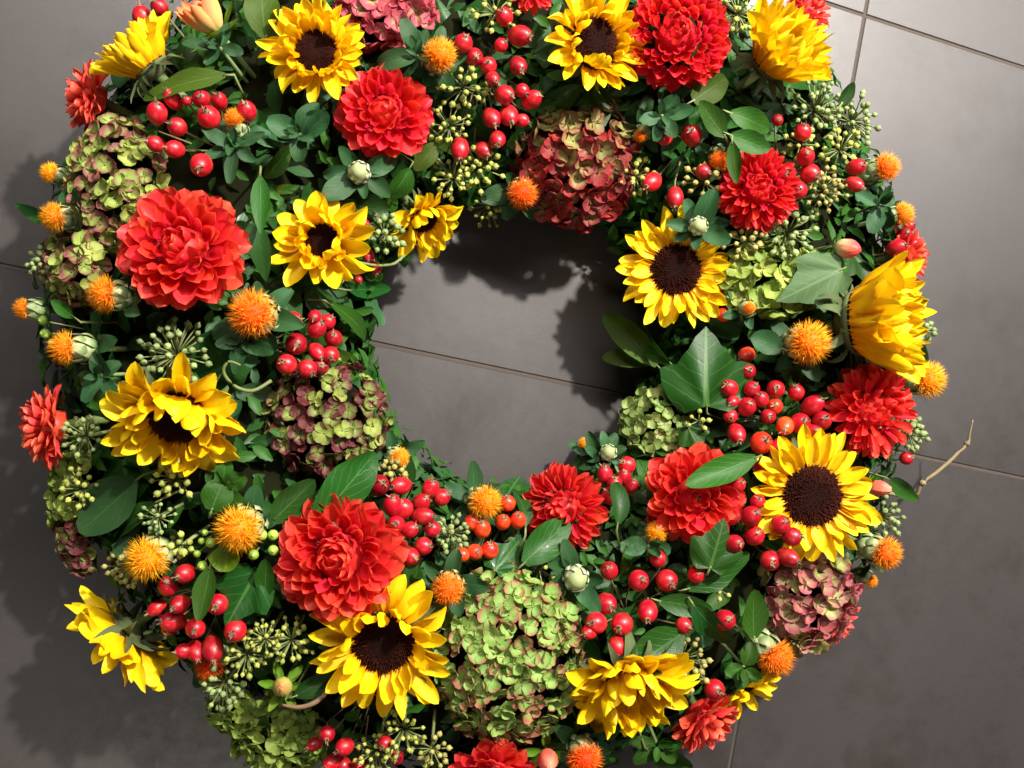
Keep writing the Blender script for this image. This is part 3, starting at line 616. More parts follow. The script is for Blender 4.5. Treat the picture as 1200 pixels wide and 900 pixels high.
SF = [
 ('orange safflower beside the crimson dahlia with two oval leaves', 515, 65, 44, (0.30, 0.05), 'tuftr'),
 ('orange safflower at the hole edge beside the burgundy hydrangea', 612, 227, 40, (0.1, 0.35), 'tuftr'),
 ('small orange safflower on the rim beside purplish green hydrangea, no leaf beside it', 60, 203, 28, (-0.6, -0.2), 'tuft'),
 ('orange safflower on the rim with a dark pointed leaf sticking out beside it', 65, 255, 38, (-0.5, 0.1), 'tuft'),
 ('orange safflower lying sideways with green bulb beside the big orange-red dahlia', 125, 345, 48, (-0.75, 0.05), 'tuft'),
 ('orange safflower lying sideways with pale bulb, beside small green berries', 78, 408, 44, (-0.72, 0.0), 'tuft'),
 ('smallest outermost orange safflower sticking out over the floor', 29, 362, 28, (-0.92, 0.0), 'tuft'),
 ('large yellow-orange safflower between the big dahlia and the rose hip cluster', 297, 368, 62, (0.0, 0.0), 'tuft'),
 ('large yellow-orange safflower with round green berries beside it', 280, 620, 62, (-0.02, 0.02), 'tuft'),
 ('large deep orange safflower next to shaggy rose hips and an edge-on sunflower', 173, 655, 58, (-0.08, 0.12), 'tuft'),
 ('deep orange safflower beneath the grey-green triangular leaf', 947, 402, 56, (0.05, 0.0), 'tuft'),
 ('orange safflower with pale bulb sticking out beside the outer red dahlia', 1085, 445, 48, (0.62, 0.05), 'tuft'),
 ('orange safflower over the floor just past the wide-disc sunflower', 1036, 648, 44, (0.5, 0.2), 'tuft'),
 ('orange safflower with whitish bulb under the mauve hydrangea', 907, 770, 50, (0.45, 0.45), 'tuftr'),
 ('orange safflower touching the crown of the largest green hydrangea', 525, 690, 44, (0.0, 0.05), 'tuftr'),
 ('orange safflower at the hole edge among orange-red hips', 568, 589, 44, (0.35, 0.0), 'tuft'),
 ('tiny orange safflower peeping out beside the burgundy-green hydrangea', 468, 536, 26, (0.5, 0.1), 'tuft'),
 ('tiny yellow-orange safflower with blue-green leaves against the hole floor', 685, 520, 17, (-0.3, -0.5), 'tuft'),
 ('half-open orange safflower just beneath the scarlet dahlia with the leaf on it', 770, 624, 30, (-0.05, -0.55), 'tuft'),
 ('small orange safflower on a fat pale bulb beside cherry-red hips', 275, 140, 28, (-0.02, -0.6), 'tuft'),
 ('small red-orange safflower touching oval leaves and the small crimson dahlia', 843, 188, 28, (-0.2, 0.6), 'tuftr'),
 ('orange safflower on the outer rim beside the tall pale ivy umbels', 1036, 197, 38, (0.65, -0.1), 'tuft'),
 ('orange safflower tipped outward with whitish bulb next to the striped bud', 1056, 252, 32, (0.8, -0.1), 'tuft'),
 ('tiny orange safflower tip under the lime green hydrangea', 878, 361, 17, (0.0, 0.1), 'tuftr'),
 ('deep orange safflower on the outer slope beneath the bowing sunflower', 685, 889, 46, (0.05, 0.2), 'tuftr'),
 ('red-orange safflower half covered by shaggy rose hips', 247, 779, 40, (-0.2, 0.5), 'tuftr'),
 ('tiny half-open safflower with orange tip next to the burgundy hydrangea', 751, 159, 18, (-0.45, 0.6), 'tuft'),
 ('tiny orange safflower on the rim beside the mauve hydrangea', 1020, 681, 18, (0.7, 0.45), 'tuft')]
for i, (lb, x, y, D, f, m) in enumerate(SF):
    small = D < 32; hh = 0.034 if not small else 0.026
    if math.hypot(*f) > 0.55: hh = 0.018
    if i == 25: hh = 0.008
    safflower(lb, x, y, D, f, m, i, hh, 0, 5 if small else 6, 0.8 if small else 1.05, 'blue', {28: .42, 30: .48, 26: .42, 17: .62, 18: .55}.get(D, .36))
for i, (lb, x, y, D, f) in enumerate([
 ('closed white-green bud in a rosette of green leaves near the medium crimson dahlia', 420, 200, 26, (0.1, 0.1)),
 ('closed cream bud among dark leaves beside the largest green hydrangea', 677, 682, 30, (0.05, 0.05)),
 ('closed pale bud in a star of leaves touching the flat open sunflower', 821, 264, 22, (0.0, 0.1)),
 ('tiny white bud behind the scarlet sideways dahlia', 714, 529, 20, (0.0, -0.2))]):
    safflower(lb, x, y, D, f, 'tuft', 40 + i, 0.036, 0.5, 7, 1.0 if i != 3 else 0.7)

# ------------------------------------------------------------ rose hips
def hipmesh(m, e):
    return MB().lathe([(0.001, -1.02 * e), (0.30, -0.97 * e), (0.62, -0.78 * e), (0.87, -0.45 * e), (1.0, 0.0), (0.93, 0.38 * e), (0.70, 0.74 * e), (0.42, 0.94 * e), (0.26, 0.99 * e), (0.001, 1.0 * e)], 16).mesh('hip', M[m])
HIP = {(m, i): hipmesh(m, e) for m in ('hip', 'hipo') for i, e in enumerate((1.02, 1.18, 1.36))}
def calyxmesh(k):
    rg = random.Random(k); mb = MB(); mb.lathe([(0.30, -0.08), (0.33, 0.02), (0.22, 0.07), (0.001, 0.03)], 8)
    for i in range(5):
        v = sheet(lambda u: (1 - u) ** 0.7 + 0.05, rg.uniform(0.35, 0.7), 0.22, 4, 2, lambda u: rg.uniform(-.2, .2) + 0.8 * u, 0.4)
        mb.add(v[0], v[1], v[2], Rz(i * 1.2566 + rg.uniform(-.3, .3)) @ T(0.2, 0, 0.02) @ Ry(-rad(rg.uniform(5, 75))))
    return mb.mesh('calyx', M['calyx'])
CAL = [calyxmesh(k) for k in range(4)]
def hips(label, pts, m='hip', seed=0, h=0.022, r=11.0, up=0.55, group='rose hip clusters in the wreath'):
    rng = random.Random(seed + 1200); P3 = [P(x, y, h * rng.uniform(0.75, 1.2)) for x, y, *_ in pts]
    c = sum(P3, Vector()) / len(P3); node = c.lerp(core(c), 0.45)
    root = thing('rose_hip_cluster', label, 'rose hips', T(*node), group); sb = MB()
    sb.tube([core(c) - node, Vector((0, 0, 0))], [0.002, 0.0017], 5)
    for (x, y, *s), p in zip(pts, P3):
        rr = (s[0] if s else r) * mpp(p) * rng.uniform(0.86, 1.08)
        ax = ((p - node).normalized() * 0.6 + Vector((rng.uniform(-1, 1), rng.uniform(-1, 1), rng.uniform(-.3, 1))) * up - F * 0.25).normalized()
        v = rng.randrange(3); e = (1.02, 1.18, 1.36)[v]; q = frame(p - node, ax, rng.uniform(0, 6))
        hm = m if m != 'mix' else rng.choice(('hip', 'hip', 'hip', 'hipo'))
        o = obj('hip', HIP[hm, v], root, q @ S(rr, rr, rr))
        obj('calyx', CAL[rng.randrange(4)], o, T(0, 0, e * 0.97) @ S(0.95, 0.95, 0.95))
        b = p - node - ax * rr * e; sb.tube([b + ax * 0.001, b - ax * 0.006, (b - ax * 0.012) * 0.45, Vector((0, 0, 0))], [0.0009, 0.0008, 0.0009, 0.0012], 5)
    obj('stem', sb.mesh('stem', M['twig']), root); return root
hips('loose cluster of glossy cherry-red hips around the small safflower on a fat bulb',
     [(203, 117), (184, 133, 13), (236, 116), (257, 119), (245, 138, 13), (289, 131), (208, 149), (183, 169), (205, 175, 10), (236, 193, 13), (219, 118, 7)], 'hip', 1)
hips('pair of red hips at the rim next to the edge-on sunflower with exposed sepals', [(167, 21), (187, 9, 12)], 'hip', 2)
hips('dense cluster of crimson hips between an orange safflower and burgundy hydrangea',
     [(543, 51), (555, 67), (572, 77), (587, 53, 8), (591, 20, 10), (609, 42, 12), (607, 77, 12), (591, 111, 13), (576, 138), (596, 135), (612, 141, 9), (539, 174, 12), (566, 176, 11), (583, 163, 10), (623, 117, 10), (612, 106, 9), (577, 92, 9)], 'hip', 3, 0.02)
hips('five separate cherry-red hips on fine stalks beside the burgundy hydrangea', [(811, 159, 13), (779, 161, 9), (764, 213, 11), (791, 231, 11), (824, 201, 10)], 'hip', 4)
hips('dark red hips dangling around the small crimson dahlia and pale umbels', [(911, 141, 7), (941, 155, 10), (944, 184, 12), (949, 203, 11), (920, 203, 12), (935, 223, 11), (930, 215, 9), (1003, 196, 10), (1001, 216, 10)], 'hip', 5)
hips('tight cluster of bright red hips touching the burgundy-green hydrangea',
     [(342, 376, 12), (371, 385, 12), (384, 377, 10), (369, 371, 9), (347, 403, 13), (391, 397, 10), (371, 412, 10), (387, 416, 11), (336, 427, 13), (360, 432, 12), (375, 429, 11)], 'hip', 6, 0.02)
hips('few shaded red hips under the nodding sunflower at the hole', [(420, 328, 6), (426, 262, 8), (432, 300, 8), (440, 314, 7)], 'hip', 7, 0.0)
hips('cluster of crimson hips beside the biggest scarlet dahlia at the hole edge',
     [(443, 569, 12), (470, 569, 11), (504, 573, 12), (517, 583, 11), (460, 593), (473, 596), (464, 615), (480, 621), (495, 605, 12), (507, 620), (496, 640, 12), (493, 590, 10), (480, 652), (470, 640, 9)], 'hip', 8, 0.02)
hips('small orange-red hips around the hole-edge safflower', [(595, 590, 9), (589, 612, 10), (607, 610, 10), (553, 612, 10), (565, 620, 11), (556, 647, 11), (574, 645, 10), (542, 650, 10)], 'hipo', 9, 0.016)
hips('red hips clustered between the two scarlet dahlias near the pale hydrangea', [(709, 557), (735, 545), (731, 560, 10), (716, 581, 12), (720, 567, 10), (740, 570, 9)], 'hip', 10, 0.016)
hips('large cluster of red and orange hips between the ivy leaf and outer dahlia',
     [(876, 435), (855, 455, 12), (881, 456, 11), (909, 456, 12), (892, 468, 9), (908, 476), (875, 477, 12), (856, 487, 10), (859, 471, 9), (863, 508, 10), (933, 460, 11), (952, 475, 12), (963, 493), (937, 496, 12), (920, 499, 10), (953, 508, 11), (892, 519, 13), (913, 527, 12), (893, 547, 11), (900, 488, 9)], 'mix', 11, 0.018)
hips('three small orange-red hips in shade beside the flat open sunflower', [(848, 369, 9), (875, 416, 9), (842, 345, 8)], 'hipo', 12, 0.004)
hips('string of red hips trailing over the petals of the wide-disc sunflower, beside ivy',
     [(864, 568, 9), (880, 605, 11), (884, 628, 12), (860, 637, 10), (914, 615, 11), (928, 629, 11), (923, 653, 12), (902, 657, 13), (888, 588, 9), (861, 652, 6)], 'hip', 13, 0.040)
hips('open spray of cherry-red hips on brown stalks next to the bowing sunflower',
     [(714, 669, 11), (748, 680, 12), (781, 680, 14), (816, 673, 11), (771, 655, 11), (759, 716, 12), (710, 707, 12), (729, 731, 13), (699, 730, 12), (691, 740, 9), (723, 757, 11), (771, 776, 12), (801, 733, 11)], 'hip', 14, 0.024)
hips('two single red hips beside the olive-brown umbel and dark ivy leaves', [(849, 727, 13), (837, 808, 13)], 'hip', 15, 0.024)
hips('cluster of red hips with shaggy brown tips beside the edge-on sunflower',
     [(217, 672, 12), (197, 687, 12), (184, 712, 10), (211, 708, 12), (203, 728, 13), (197, 737, 9), (229, 736, 11), (255, 708, 12), (276, 739, 13), (216, 763, 10), (229, 763, 10), (249, 760, 13)], 'hip', 16, 0.02)
hips('red hips on the outer slope beside the yellow-green hydrangea', [(383, 860, 11), (369, 872, 9), (404, 875, 11), (389, 893, 11), (402, 897, 11), (451, 871, 9), (464, 887, 10), (420, 898, 10)], 'hip', 17, 0.016)
hips('dark red hips at the rim beside the half hidden coral dahlia', [(1065, 265, 8), (1059, 277, 9), (1060, 303, 10), (1050, 291, 10), (1070, 287, 8)], 'hip', 18, 0.014)
hips('single small red hip at the rim next to the outer red dahlia', [(1062, 537, 8)], 'hip', 19, 0.01)

def green_berries(label, pts, seed, h=0.02):
    rng = random.Random(seed); P3 = [P(x, y, h) for x, y, r in pts]; c = sum(P3, Vector()) / len(P3); node = c.lerp(core(c), 0.35)
    root = thing('green_berry_sprig', label, 'berries', T(*node), 'sprigs of round green berries'); sb = MB(); sb.tube([core(c) - node, Vector((0, 0, 0))], 0.001, 5)
    for (x, y, r), p in zip(pts, P3):
        rr = r * mpp(p); me = MB().lathe([(0.001, -1), (0.5, -0.87), (0.87, -0.5), (1, 0), (0.87, 0.5), (0.5, 0.87), (0.12, 0.99), (0.1, 1.12), (0.001, 1.12)], 12).mesh('berry', M['gberry'])
        obj('berry', me, root, frame(p - node, face(None, p), 0) @ S(rr, rr, rr)); sb.tube([p - node, (p - node) * 0.5 + Vector((0, 0, .003)), Vector()], 0.0007, 5)
    obj('stem', sb.mesh('stem', M['umbstem']), root)
green_berries('sprig of round green berries between yellow-orange safflower and biggest dahlia', [(307, 627, 6.5), (320, 627, 6.5), (320, 645, 6.5), (297, 650, 6.5)], 1)
green_berries('sprig of round green berries between the two large safflowers near shaggy hips', [(247, 636, 6), (237, 663, 6), (240, 624, 4), (236, 634, 4), (231, 649, 4.5)], 2)
green_berries('sprig of green berries on the rim between two sideways safflowers', [(51, 376, 6), (53, 391, 6), (61, 402, 5)], 3, 0.008)

# ------------------------------------------------------------ ivy umbels
BER = {m: MB().lathe([(0.001, -1.15), (0.45, -0.95), (0.88, -0.4), (1, 0.15), (0.80, 0.62), (0.45, 0.82), (0.30, 0.9), (0.16, 1.25), (0.001, 1.28)], 9).mesh('berry', M[m]) for m in ('umb', 'umbo', 'umbg')}
def umbel(label, px, py, D, f=None, n=20, m='umb', br=4.0, h=0.018, seed=0, spread=95):
    rng = random.Random(seed + 1500); p = P(px, py, h); k = mpp(p); nn = face(f, p)
    R_ = D * k / 2; root = thing('ivy_umbel', label, 'ivy berries', frame(p - nn * R_ * 0.6, nn, rng.uniform(0, 6)), 'ivy umbels in the wreath')
    sb = MB(); b0 = br * k * 0.86
    for i in range(n):
        q = (i + 0.5) / n; A = math.acos(1 - q * (1 - math.cos(rad(spread)))); a = i * GOLD + rng.uniform(-.25, .25); L = R_ * rng.uniform(0.66, 1.12)
        d = (Vector((math.sin(A) * math.cos(a), math.sin(A) * math.sin(a), math.cos(A))) + Vector((rng.uniform(-.16, .16), rng.uniform(-.16, .16), rng.uniform(-.1, .1)))).normalized(); r = b0 * rng.uniform(0.8, 1.15)
        obj('berry', BER[m], root, d.to_track_quat('Z', 'Y').to_matrix().to_4x4().normalized() if False else T(*(d * L)) @ d.to_track_quat('Z', 'Y').to_matrix().to_4x4() @ S(r, r, r))
        sb.tube([Vector(), d * L * 0.5 + Vector((0, 0, L * 0.04)), d * L], [0.00075, 0.0006, 0.0007], 4)
    c = root.matrix_basis.inverted() @ core(p); c = c if c.length > 0.01 else Vector((0, 0, -0.02))
    sb.tube([Vector((0, 0, 0.001)), c * 0.5 + Vector((0, 0, -0.004)), c], [0.0016, 0.0013, 0.0013], 5)
    obj('stalks', sb.mesh('stalks', M['umbstem']), root); return root
UM = [
 ('yellow-green umbel touching an orange safflower beside crimson hips', 545, 98, 62, (0.2, 0.0), 20, 'umb', 4),
 ('loose yellow-green umbel between the crimson dahlia and the hips', 525, 146, 56, (0.0, 0.1), 16, 'umb', 4),
 ('wide yellow-green umbel over the hole beside a safflower and burgundy hydrangea', 560, 196, 66, (0.1, 0.25), 24, 'umb', 3.8),
 ('yellow-green umbel touching the nodding sunflower', 528, 208, 58, (-0.1, 0.1), 20, 'umb', 3.8),
 ('yellow-green umbel dangling farthest into the hole shadow', 572, 246, 50, (0.1, 0.5), 16, 'umb', 3.6),
 ('pale umbel beside the dark red dahlia and crimson hips', 580, 8, 60, (0.0, -0.1), 15, 'umb', 4),
 ('pale green umbel wedged between ragged sunflower and nodding sunflower', 452, 272, 52, (0.3, 0.0), 18, 'umbg', 4.5),
 ('big olive umbel of crowded berries behind the broad bowing sunflower', 198, 412, 92, (0.0, -0.15), 34, 'umbg', 5.2),
 ('small green umbel between burgundy hydrangea and a single hip', 745, 206, 46, (0.0, 0.2), 16, 'umb', 4.2),
 ('small olive umbel touching the small crimson dahlia', 828, 212, 50, (0.0, 0.1), 16, 'umbo', 4.5),
 ('pale umbel under the sunflower that is turned away', 962, 120, 78, (0.1, -0.2), 28, 'umbg', 4),
 ('pale yellow-green umbel at the outer rim beside floor tiles', 1010, 134, 70, (0.35, -0.2), 28, 'umbg', 4.2),
 ('green umbel between two dark hips and the rim safflower', 990, 172, 54, (0.1, 0.0), 18, 'umb', 4),
 ('small green umbel beside dark red hips near the small crimson dahlia', 940, 166, 42, (-0.1, 0.0), 14, 'umb', 3.8),
 ('olive umbel of crowded berries beside dark hips and the striped bud', 968, 222, 58, (0.0, 0.0), 30, 'umbo', 4),
 ('grey-green umbel fanned out beneath the crimson dahlia', 928, 272, 66, (0.05, 0.1), 24, 'umbg', 4.6),
 ('shaded olive umbel between the pale bud and lime hydrangea', 875, 282, 48, (0.0, 0.1), 15, 'umbo', 4.4),
 ('small grey-green umbel sticking out over the floor past the sideways sunflower', 1088, 386, 40, (0.75, 0.1), 16, 'umbg', 4),
 ('grey-green umbel beside the coral-red dahlia at the outer rim', 92, 512, 54, (-0.25, 0.0), 18, 'umbg', 4.2),
 ('starry green umbel on the narrow rim hydrangea', 88, 574, 58, (-0.2, 0.0), 18, 'umb', 4),
 ('whitish green umbel hanging over the petals of the broad bowing sunflower', 201, 562, 56, (0.0, 0.0), 14, 'umb', 4.2),
 ('small umbel touching the large deep orange safflower', 181, 608, 44, (0.0, 0.0), 15, 'umbg', 3.6),
 ('tiny pale umbel between the two large safflowers near shaggy hips', 212, 640, 34, (0.1, 0.0), 10, 'umb', 4.5),
 ('dark olive umbel beneath the deep orange safflower on the rim', 140, 670, 52, (-0.4, 0.3), 20, 'umbo', 4),
 ('green umbel beside the plump green bud and shaggy hips', 285, 772, 58, (0.0, 0.1), 24, 'umb', 3.8),
 ('pale umbel beside the brown-disc sunflower, near the plump green bud', 338, 754, 58, (0.0, 0.0), 22, 'umb', 4),
 ('green umbel hanging over the floor beside the red-orange safflower', 252, 812, 70, (-0.45, 0.45), 26, 'umbg', 4.2),
 ('umbel of tiny berries next to the plump green bud', 308, 752, 44, (0.0, 0.0), 20, 'umb', 3.2),
 ('green umbel under the long outward petals of the brown-disc sunflower', 470, 862, 66, (0.0, 0.1), 20, 'umb', 4),
 ('green umbel on the outer slope between red hips', 440, 886, 56, (0.0, 0.2), 20, 'umb', 3.8),
 ('shaded umbel beside the outer end of the largest hydrangea', 505, 884, 46, (0.0, 0.2), 16, 'umbo', 4),
 ('olive-brown umbel touching the bowing sunflower', 803, 778, 74, (0.05, 0.05), 26, 'umbo', 5),
 ('green umbel sticking out beside the bare twig', 1043, 608, 56, (0.4, 0.1), 18, 'umbg', 4.4),
 ('green umbel at the rim beside the outer red dahlia', 1076, 508, 46, (0.6, 0.0), 16, 'umbg', 4.4),
 ('small crowded green umbel between hip cluster and hole-edge safflower', 527, 626, 46, (0.0, 0.0), 24, 'umbg', 4.2),
 ('small brown-green umbel between tiny safflower and burgundy-green hydrangea', 461, 552, 38, (0.2, 0.1), 18, 'umbo', 4.4),
 ('small green umbel on the rim touching the dusky pink hydrangea', 44, 306, 44, (-0.6, -0.1), 20, 'umbg', 4.2),
 ('sparse umbel of three-stalked berries at the stalk of the large ivy leaf', 820, 494, 36, (0.0, 0.0), 6, 'umb', 3.5),
 ('sparse pale umbel over the crown of the largest hydrangea', 632, 668, 46, (0.0, 0.0), 9, 'umb', 3.8),
 ('tiny pale two-tipped umbel beside the oval leaf and single hip', 846, 692, 26, (0.2, -0.2), 4, 'umb', 4),
 ('pale umbel between ball dahlia and turned-away sunflower', 868, 10, 54, (0.0, -0.1), 20, 'umb', 4)]
for i, (lb, x, y, D, f, n, m, br) in enumerate(UM): umbel(lb, x, y, D * 0.92, f, n if n < 12 else int(n * 1.35), m, br * random.Random(i).uniform(0.85, 1.1), 0.02, i, random.Random(i).choice((80, 90, 100, 112)))

# ------------------------------------------------------------ single leaves
def leaf(label, base, tip, W, shape='ovate', m='ivy', hb=0.015, ht=0.022, roll=0, k=0, name='leaf', group='single leaves among the flowers', stalk=True):
    a, b = P(*base, hb), P(*tip, ht); d = b - a; L = d.length; xx = d.normalized()
    nn = (normal((a + b) / 2) * 0.5 - F * 0.8); nn = (nn - xx * nn.dot(xx)).normalized(); yy = nn.cross(xx)
    mt = Matrix((xx, yy, nn)).transposed().to_4x4(); mt.translation = a
    root = thing(name, label, 'leaf', mt @ Rx(rad(roll)), group)
    wm = W * mpp(a) / L
    me = leafmesh(shape, m, k, 0.9 if shape.startswith('ivy') else max(0.2, round(wm, 1)))
    s = wm / (1.42 if shape == 'ivy' else 1.05) if shape.startswith('ivy') else wm / max(0.2, round(wm, 1))
    obj('blade', me, root, S(L, L * s, L))
    if stalk:
        c = root.matrix_basis.inverted() @ core(a); e = c.normalized() * min(c.length, 0.05)
        obj('stalk', MB().tube([(0.002, 0, 0), Vector((-0.006, 0, -0.002)), e], [0.0009, 0.001, 0.0011], 5).mesh('stalk', M['umbstem']), root)
    return root
LV = [
 ('large glossy leaf with pale midrib pointing at the hole beside the biggest dahlia', (366, 618), (441, 530), 64, 'ovate', 'ivy', 0.030, 0.046, 14, 3),
 ('dark green leaf between yellow-orange safflower and the large pointed glossy leaf', (318, 612), (370, 561), 40, 'ovate', 'ivy', 0.016, 0.026, 0, 0),
 ('large lobed ivy leaf with pale veins touching the flat open sunflower', (828, 476), (826, 380), 92, 'ivy3', 'ivy', 0.022, 0.022, 0, 0),
 ('light green leaf curling over the hole shadow beside the large ivy leaf', (770, 428), (704, 362), 36, 'ovate', 'olive', 0.006, 0.006, 20, 2),
 ('second leaf hanging into the hole shadow next to the curling one', (784, 425), (738, 366), 36, 'ovate', 'mid', 0.014, 0.010, -30, 2),
 ('dim leaf pointing into the hole under the light curling leaf', (772, 420), (704, 418), 30, 'ovate', 'olive', 0.0, -0.01, 0, 1),
 ('pale pointed leaf lying across the scarlet dahlia', (886, 536), (800, 570), 36, 'ovate', 'mid', 0.058, 0.072, 0, 0),
 ('dark cut-off ivy leaf touching the scarlet dahlia with the pale leaf', (832, 666), (850, 608), 52, 'ivy3', 'ivy', 0.040, 0.050, 0, 1),
 ('grey-green triangular leaf beside lime hydrangea and striped bud', (986, 316), (914, 352), 60, 'ivy3', 'grey', 0.026, 0.034, 0, 1),
 ('blue-green shiny ivy leaf resting on the bowing sunflower', (800, 742), (736, 786), 56, 'ovate', 'ivy', 0.030, 0.036, 10, 0),
 ('dark ivy leaf in front of the sideways scarlet dahlia', (614, 660), (670, 607), 46, 'ovate', 'ivy', 0.024, 0.034, 0, 1),
 ('dark leaf standing between the two scarlet dahlias', (724, 614), (724, 560), 26, 'ovate', 'dark', 0.02, 0.034, 30, 2),
 ('thin dark leaf standing at the hole beside orange-red hips', (616, 618), (606, 566), 20, 'lance', 'ivy', 0.014, 0.024, 30, 2),
 ('big shaded blue-green leaf under the broad bowing sunflower', (160, 562), (98, 622), 66, 'ovate', 'blue', 0.010, 0.010, 0, 0),
 ('folded dark leaf beside the deep orange safflower', (180, 590), (116, 652), 40, 'ovate', 'dark', 0.014, 0.010, 35, 1),
 ('long narrow leaf hanging between big dahlia and ragged sunflower', (305, 204), (306, 276), 22, 'lance', 'mid', 0.028, 0.030, 0, 0),
 ('dark narrow leaf close beside the ragged sunflower', (300, 262), (312, 330), 26, 'lance', 'dark', 0.018, 0.022, 0, 1),
 ('long olive leaf lying next to cherry-red hips', (264, 88), (160, 112), 34, 'ovate', 'olive', 0.026, 0.026, 0, 1),
 ('broad olive leaf beside the peach bud', (312, 44), (304, -22), 46, 'ovate', 'olive', 0.02, 0.03, 0, 1),
 ('lobed ivy leaf with pale veins among hips and biggest dahlia', (300, 672), (262, 738), 58, 'ivy3', 'ivy', 0.018, 0.028, 0, 1),
 ('mid-green leaf hanging over shaggy red hips', (246, 664), (234, 728), 30, 'ovate', 'mid', 0.026, 0.036, 0, 0),
 ('upright green leaf between lobed ivy leaf and biggest dahlia', (310, 700), (312, 652), 26, 'ovate', 'mid', 0.018, 0.028, 0, 0),
 ('small bright leaf under the yellow-orange safflower with green berries', (266, 640), (264, 670), 36, 'round', 'bright', 0.024, 0.026, 0, 0),
 ('pointed leaf reaching into the hole from the bright red hips', (388, 356), (440, 398), 26, 'ovate', 'mid', 0.010, 0.0, -20, 1),
 ('dark leaf in the hole shadow near the nodding sunflower', (410, 340), (452, 338), 24, 'ovate', 'ivy', 0.002, -0.004, 0, 0),
 ('olive leaf touching the crimson dahlia beside umbels', (512, 168), (486, 200), 26, 'ovate', 'olive', 0.012, 0.014, 0, 1),
 ('dark leaf wedged between white-green bud and nodding sunflower', (480, 198), (458, 234), 30, 'ovate', 'mid', 0.016, 0.012, 0, 2),
 ('rounded olive leaf under the ball dahlia', (812, 118), (850, 92), 34, 'round', 'olive', 0.026, 0.028, 0, 0),
 ('oval green leaf standing over cherry-red hips near the ball dahlia', (850, 160), (818, 118), 30, 'ovate', 'mid', 0.030, 0.034, 0, 0),
 ('oval green leaf pointing toward the turned-away sunflower', (856, 132), (906, 152), 32, 'ovate', 'mid', 0.026, 0.026, 0, 1),
 ('oval leaf touching the small crimson dahlia', (856, 158), (902, 176), 30, 'ovate', 'mid', 0.032, 0.032, 0, 0),
 ('narrow leaf hanging onto the small crimson dahlia', (858, 166), (864, 216), 20, 'ovate', 'mid', 0.034, 0.036, 20, 0),
 ('tall oval grey leaf beside the mauve hydrangea', (884, 748), (882, 688), 36, 'ovate', 'mid', 0.026, 0.032, 0, 0),
 ('long dark leaf with pale rib beside the hip string', (806, 690), (884, 650), 38, 'ovate', 'ivy', 0.022, 0.028, 10, 1),
 ('dark folded leaf beside the single hip and olive-brown umbel', (812, 708), (858, 760), 38, 'ovate', 'ivy', 0.022, 0.022, 25, 1),
 ('dark leaf under the open spray of hips', (772, 704), (834, 714), 30, 'ovate', 'ivy', 0.018, 0.018, 0, 0),
 ('dark leaf beneath the brown-disc sunflower near the plump green bud', (346, 816), (398, 784), 30, 'ovate', 'dark', 0.02, 0.016, 0, 1),
 ('dark ivy leaf hanging at the rim beside yellow-green hydrangea', (312, 838), (304, 890), 24, 'ovate', 'dark', 0.016, 0.004, 0, 0),
 ('dark leaf tip sticking out over the floor by a rim safflower', (58, 262), (22, 240), 16, 'lance', 'dark', 0.0, 0.004, 0, 0),
 ('green leaf under the sideways safflower by the green berries', (86, 372), (62, 352), 18, 'ovate', 'mid', 0.018, 0.018, 0, 0),
 ('bright small leaf near the small sideways safflowers', (98, 454), (120, 480), 24, 'ovate', 'mid', 0.016, 0.020, 0, 0),
 ('round green leaf near the yellow-orange safflower with green berries', (248, 598), (262, 562), 36, 'round', 'mid', 0.018, 0.018, 0, 1),
 ('dark leaf next to the pale hydrangea beside the sparse umbel', (806, 500), (824, 532), 32, 'ivy3', 'ivy', 0.014, 0.014, 0, 1),
 ('shaded leaf at the hole beneath the pale hydrangea', (752, 478), (724, 484), 22, 'ovate', 'grey', -0.006, -0.01, 0, 0),
 ('green leaf on the outer slope past the bowing sunflower', (760, 880), (806, 892), 34, 'ovate', 'mid', 0.006, 0.0, 0, 0),
 ('dark green leaf standing over the outer rim umbels', (986, 122), (1000, 96), 18, 'ovate', 'dark', 0.02, 0.034, 0, 0),
 ('blue-green leaf between the ivy leaf and deep orange safflower', (916, 408), (880, 394), 28, 'round', 'blue', 0.026, 0.028, 0, 0),
 ('dark ivy leaf between the orange-red hips and the largest hydrangea', (580, 668), (610, 632), 44, 'ivy3', 'ivy', 0.012, 0.016, 0, 0),
 ('small dark leaf at the rim beside the wide-disc sunflower', (1042, 562), (1066, 582), 24, 'ovate', 'mid', 0.012, 0.010, 0, 0)]
for lb, b_, t_, W, sh, m, hb, ht, rl, k in LV:
    leaf(lb, b_, t_, W, sh, m, hb, ht, rl, k, 'ivy_leaf' if sh.startswith('ivy') or m == 'ivy' else 'leaf')

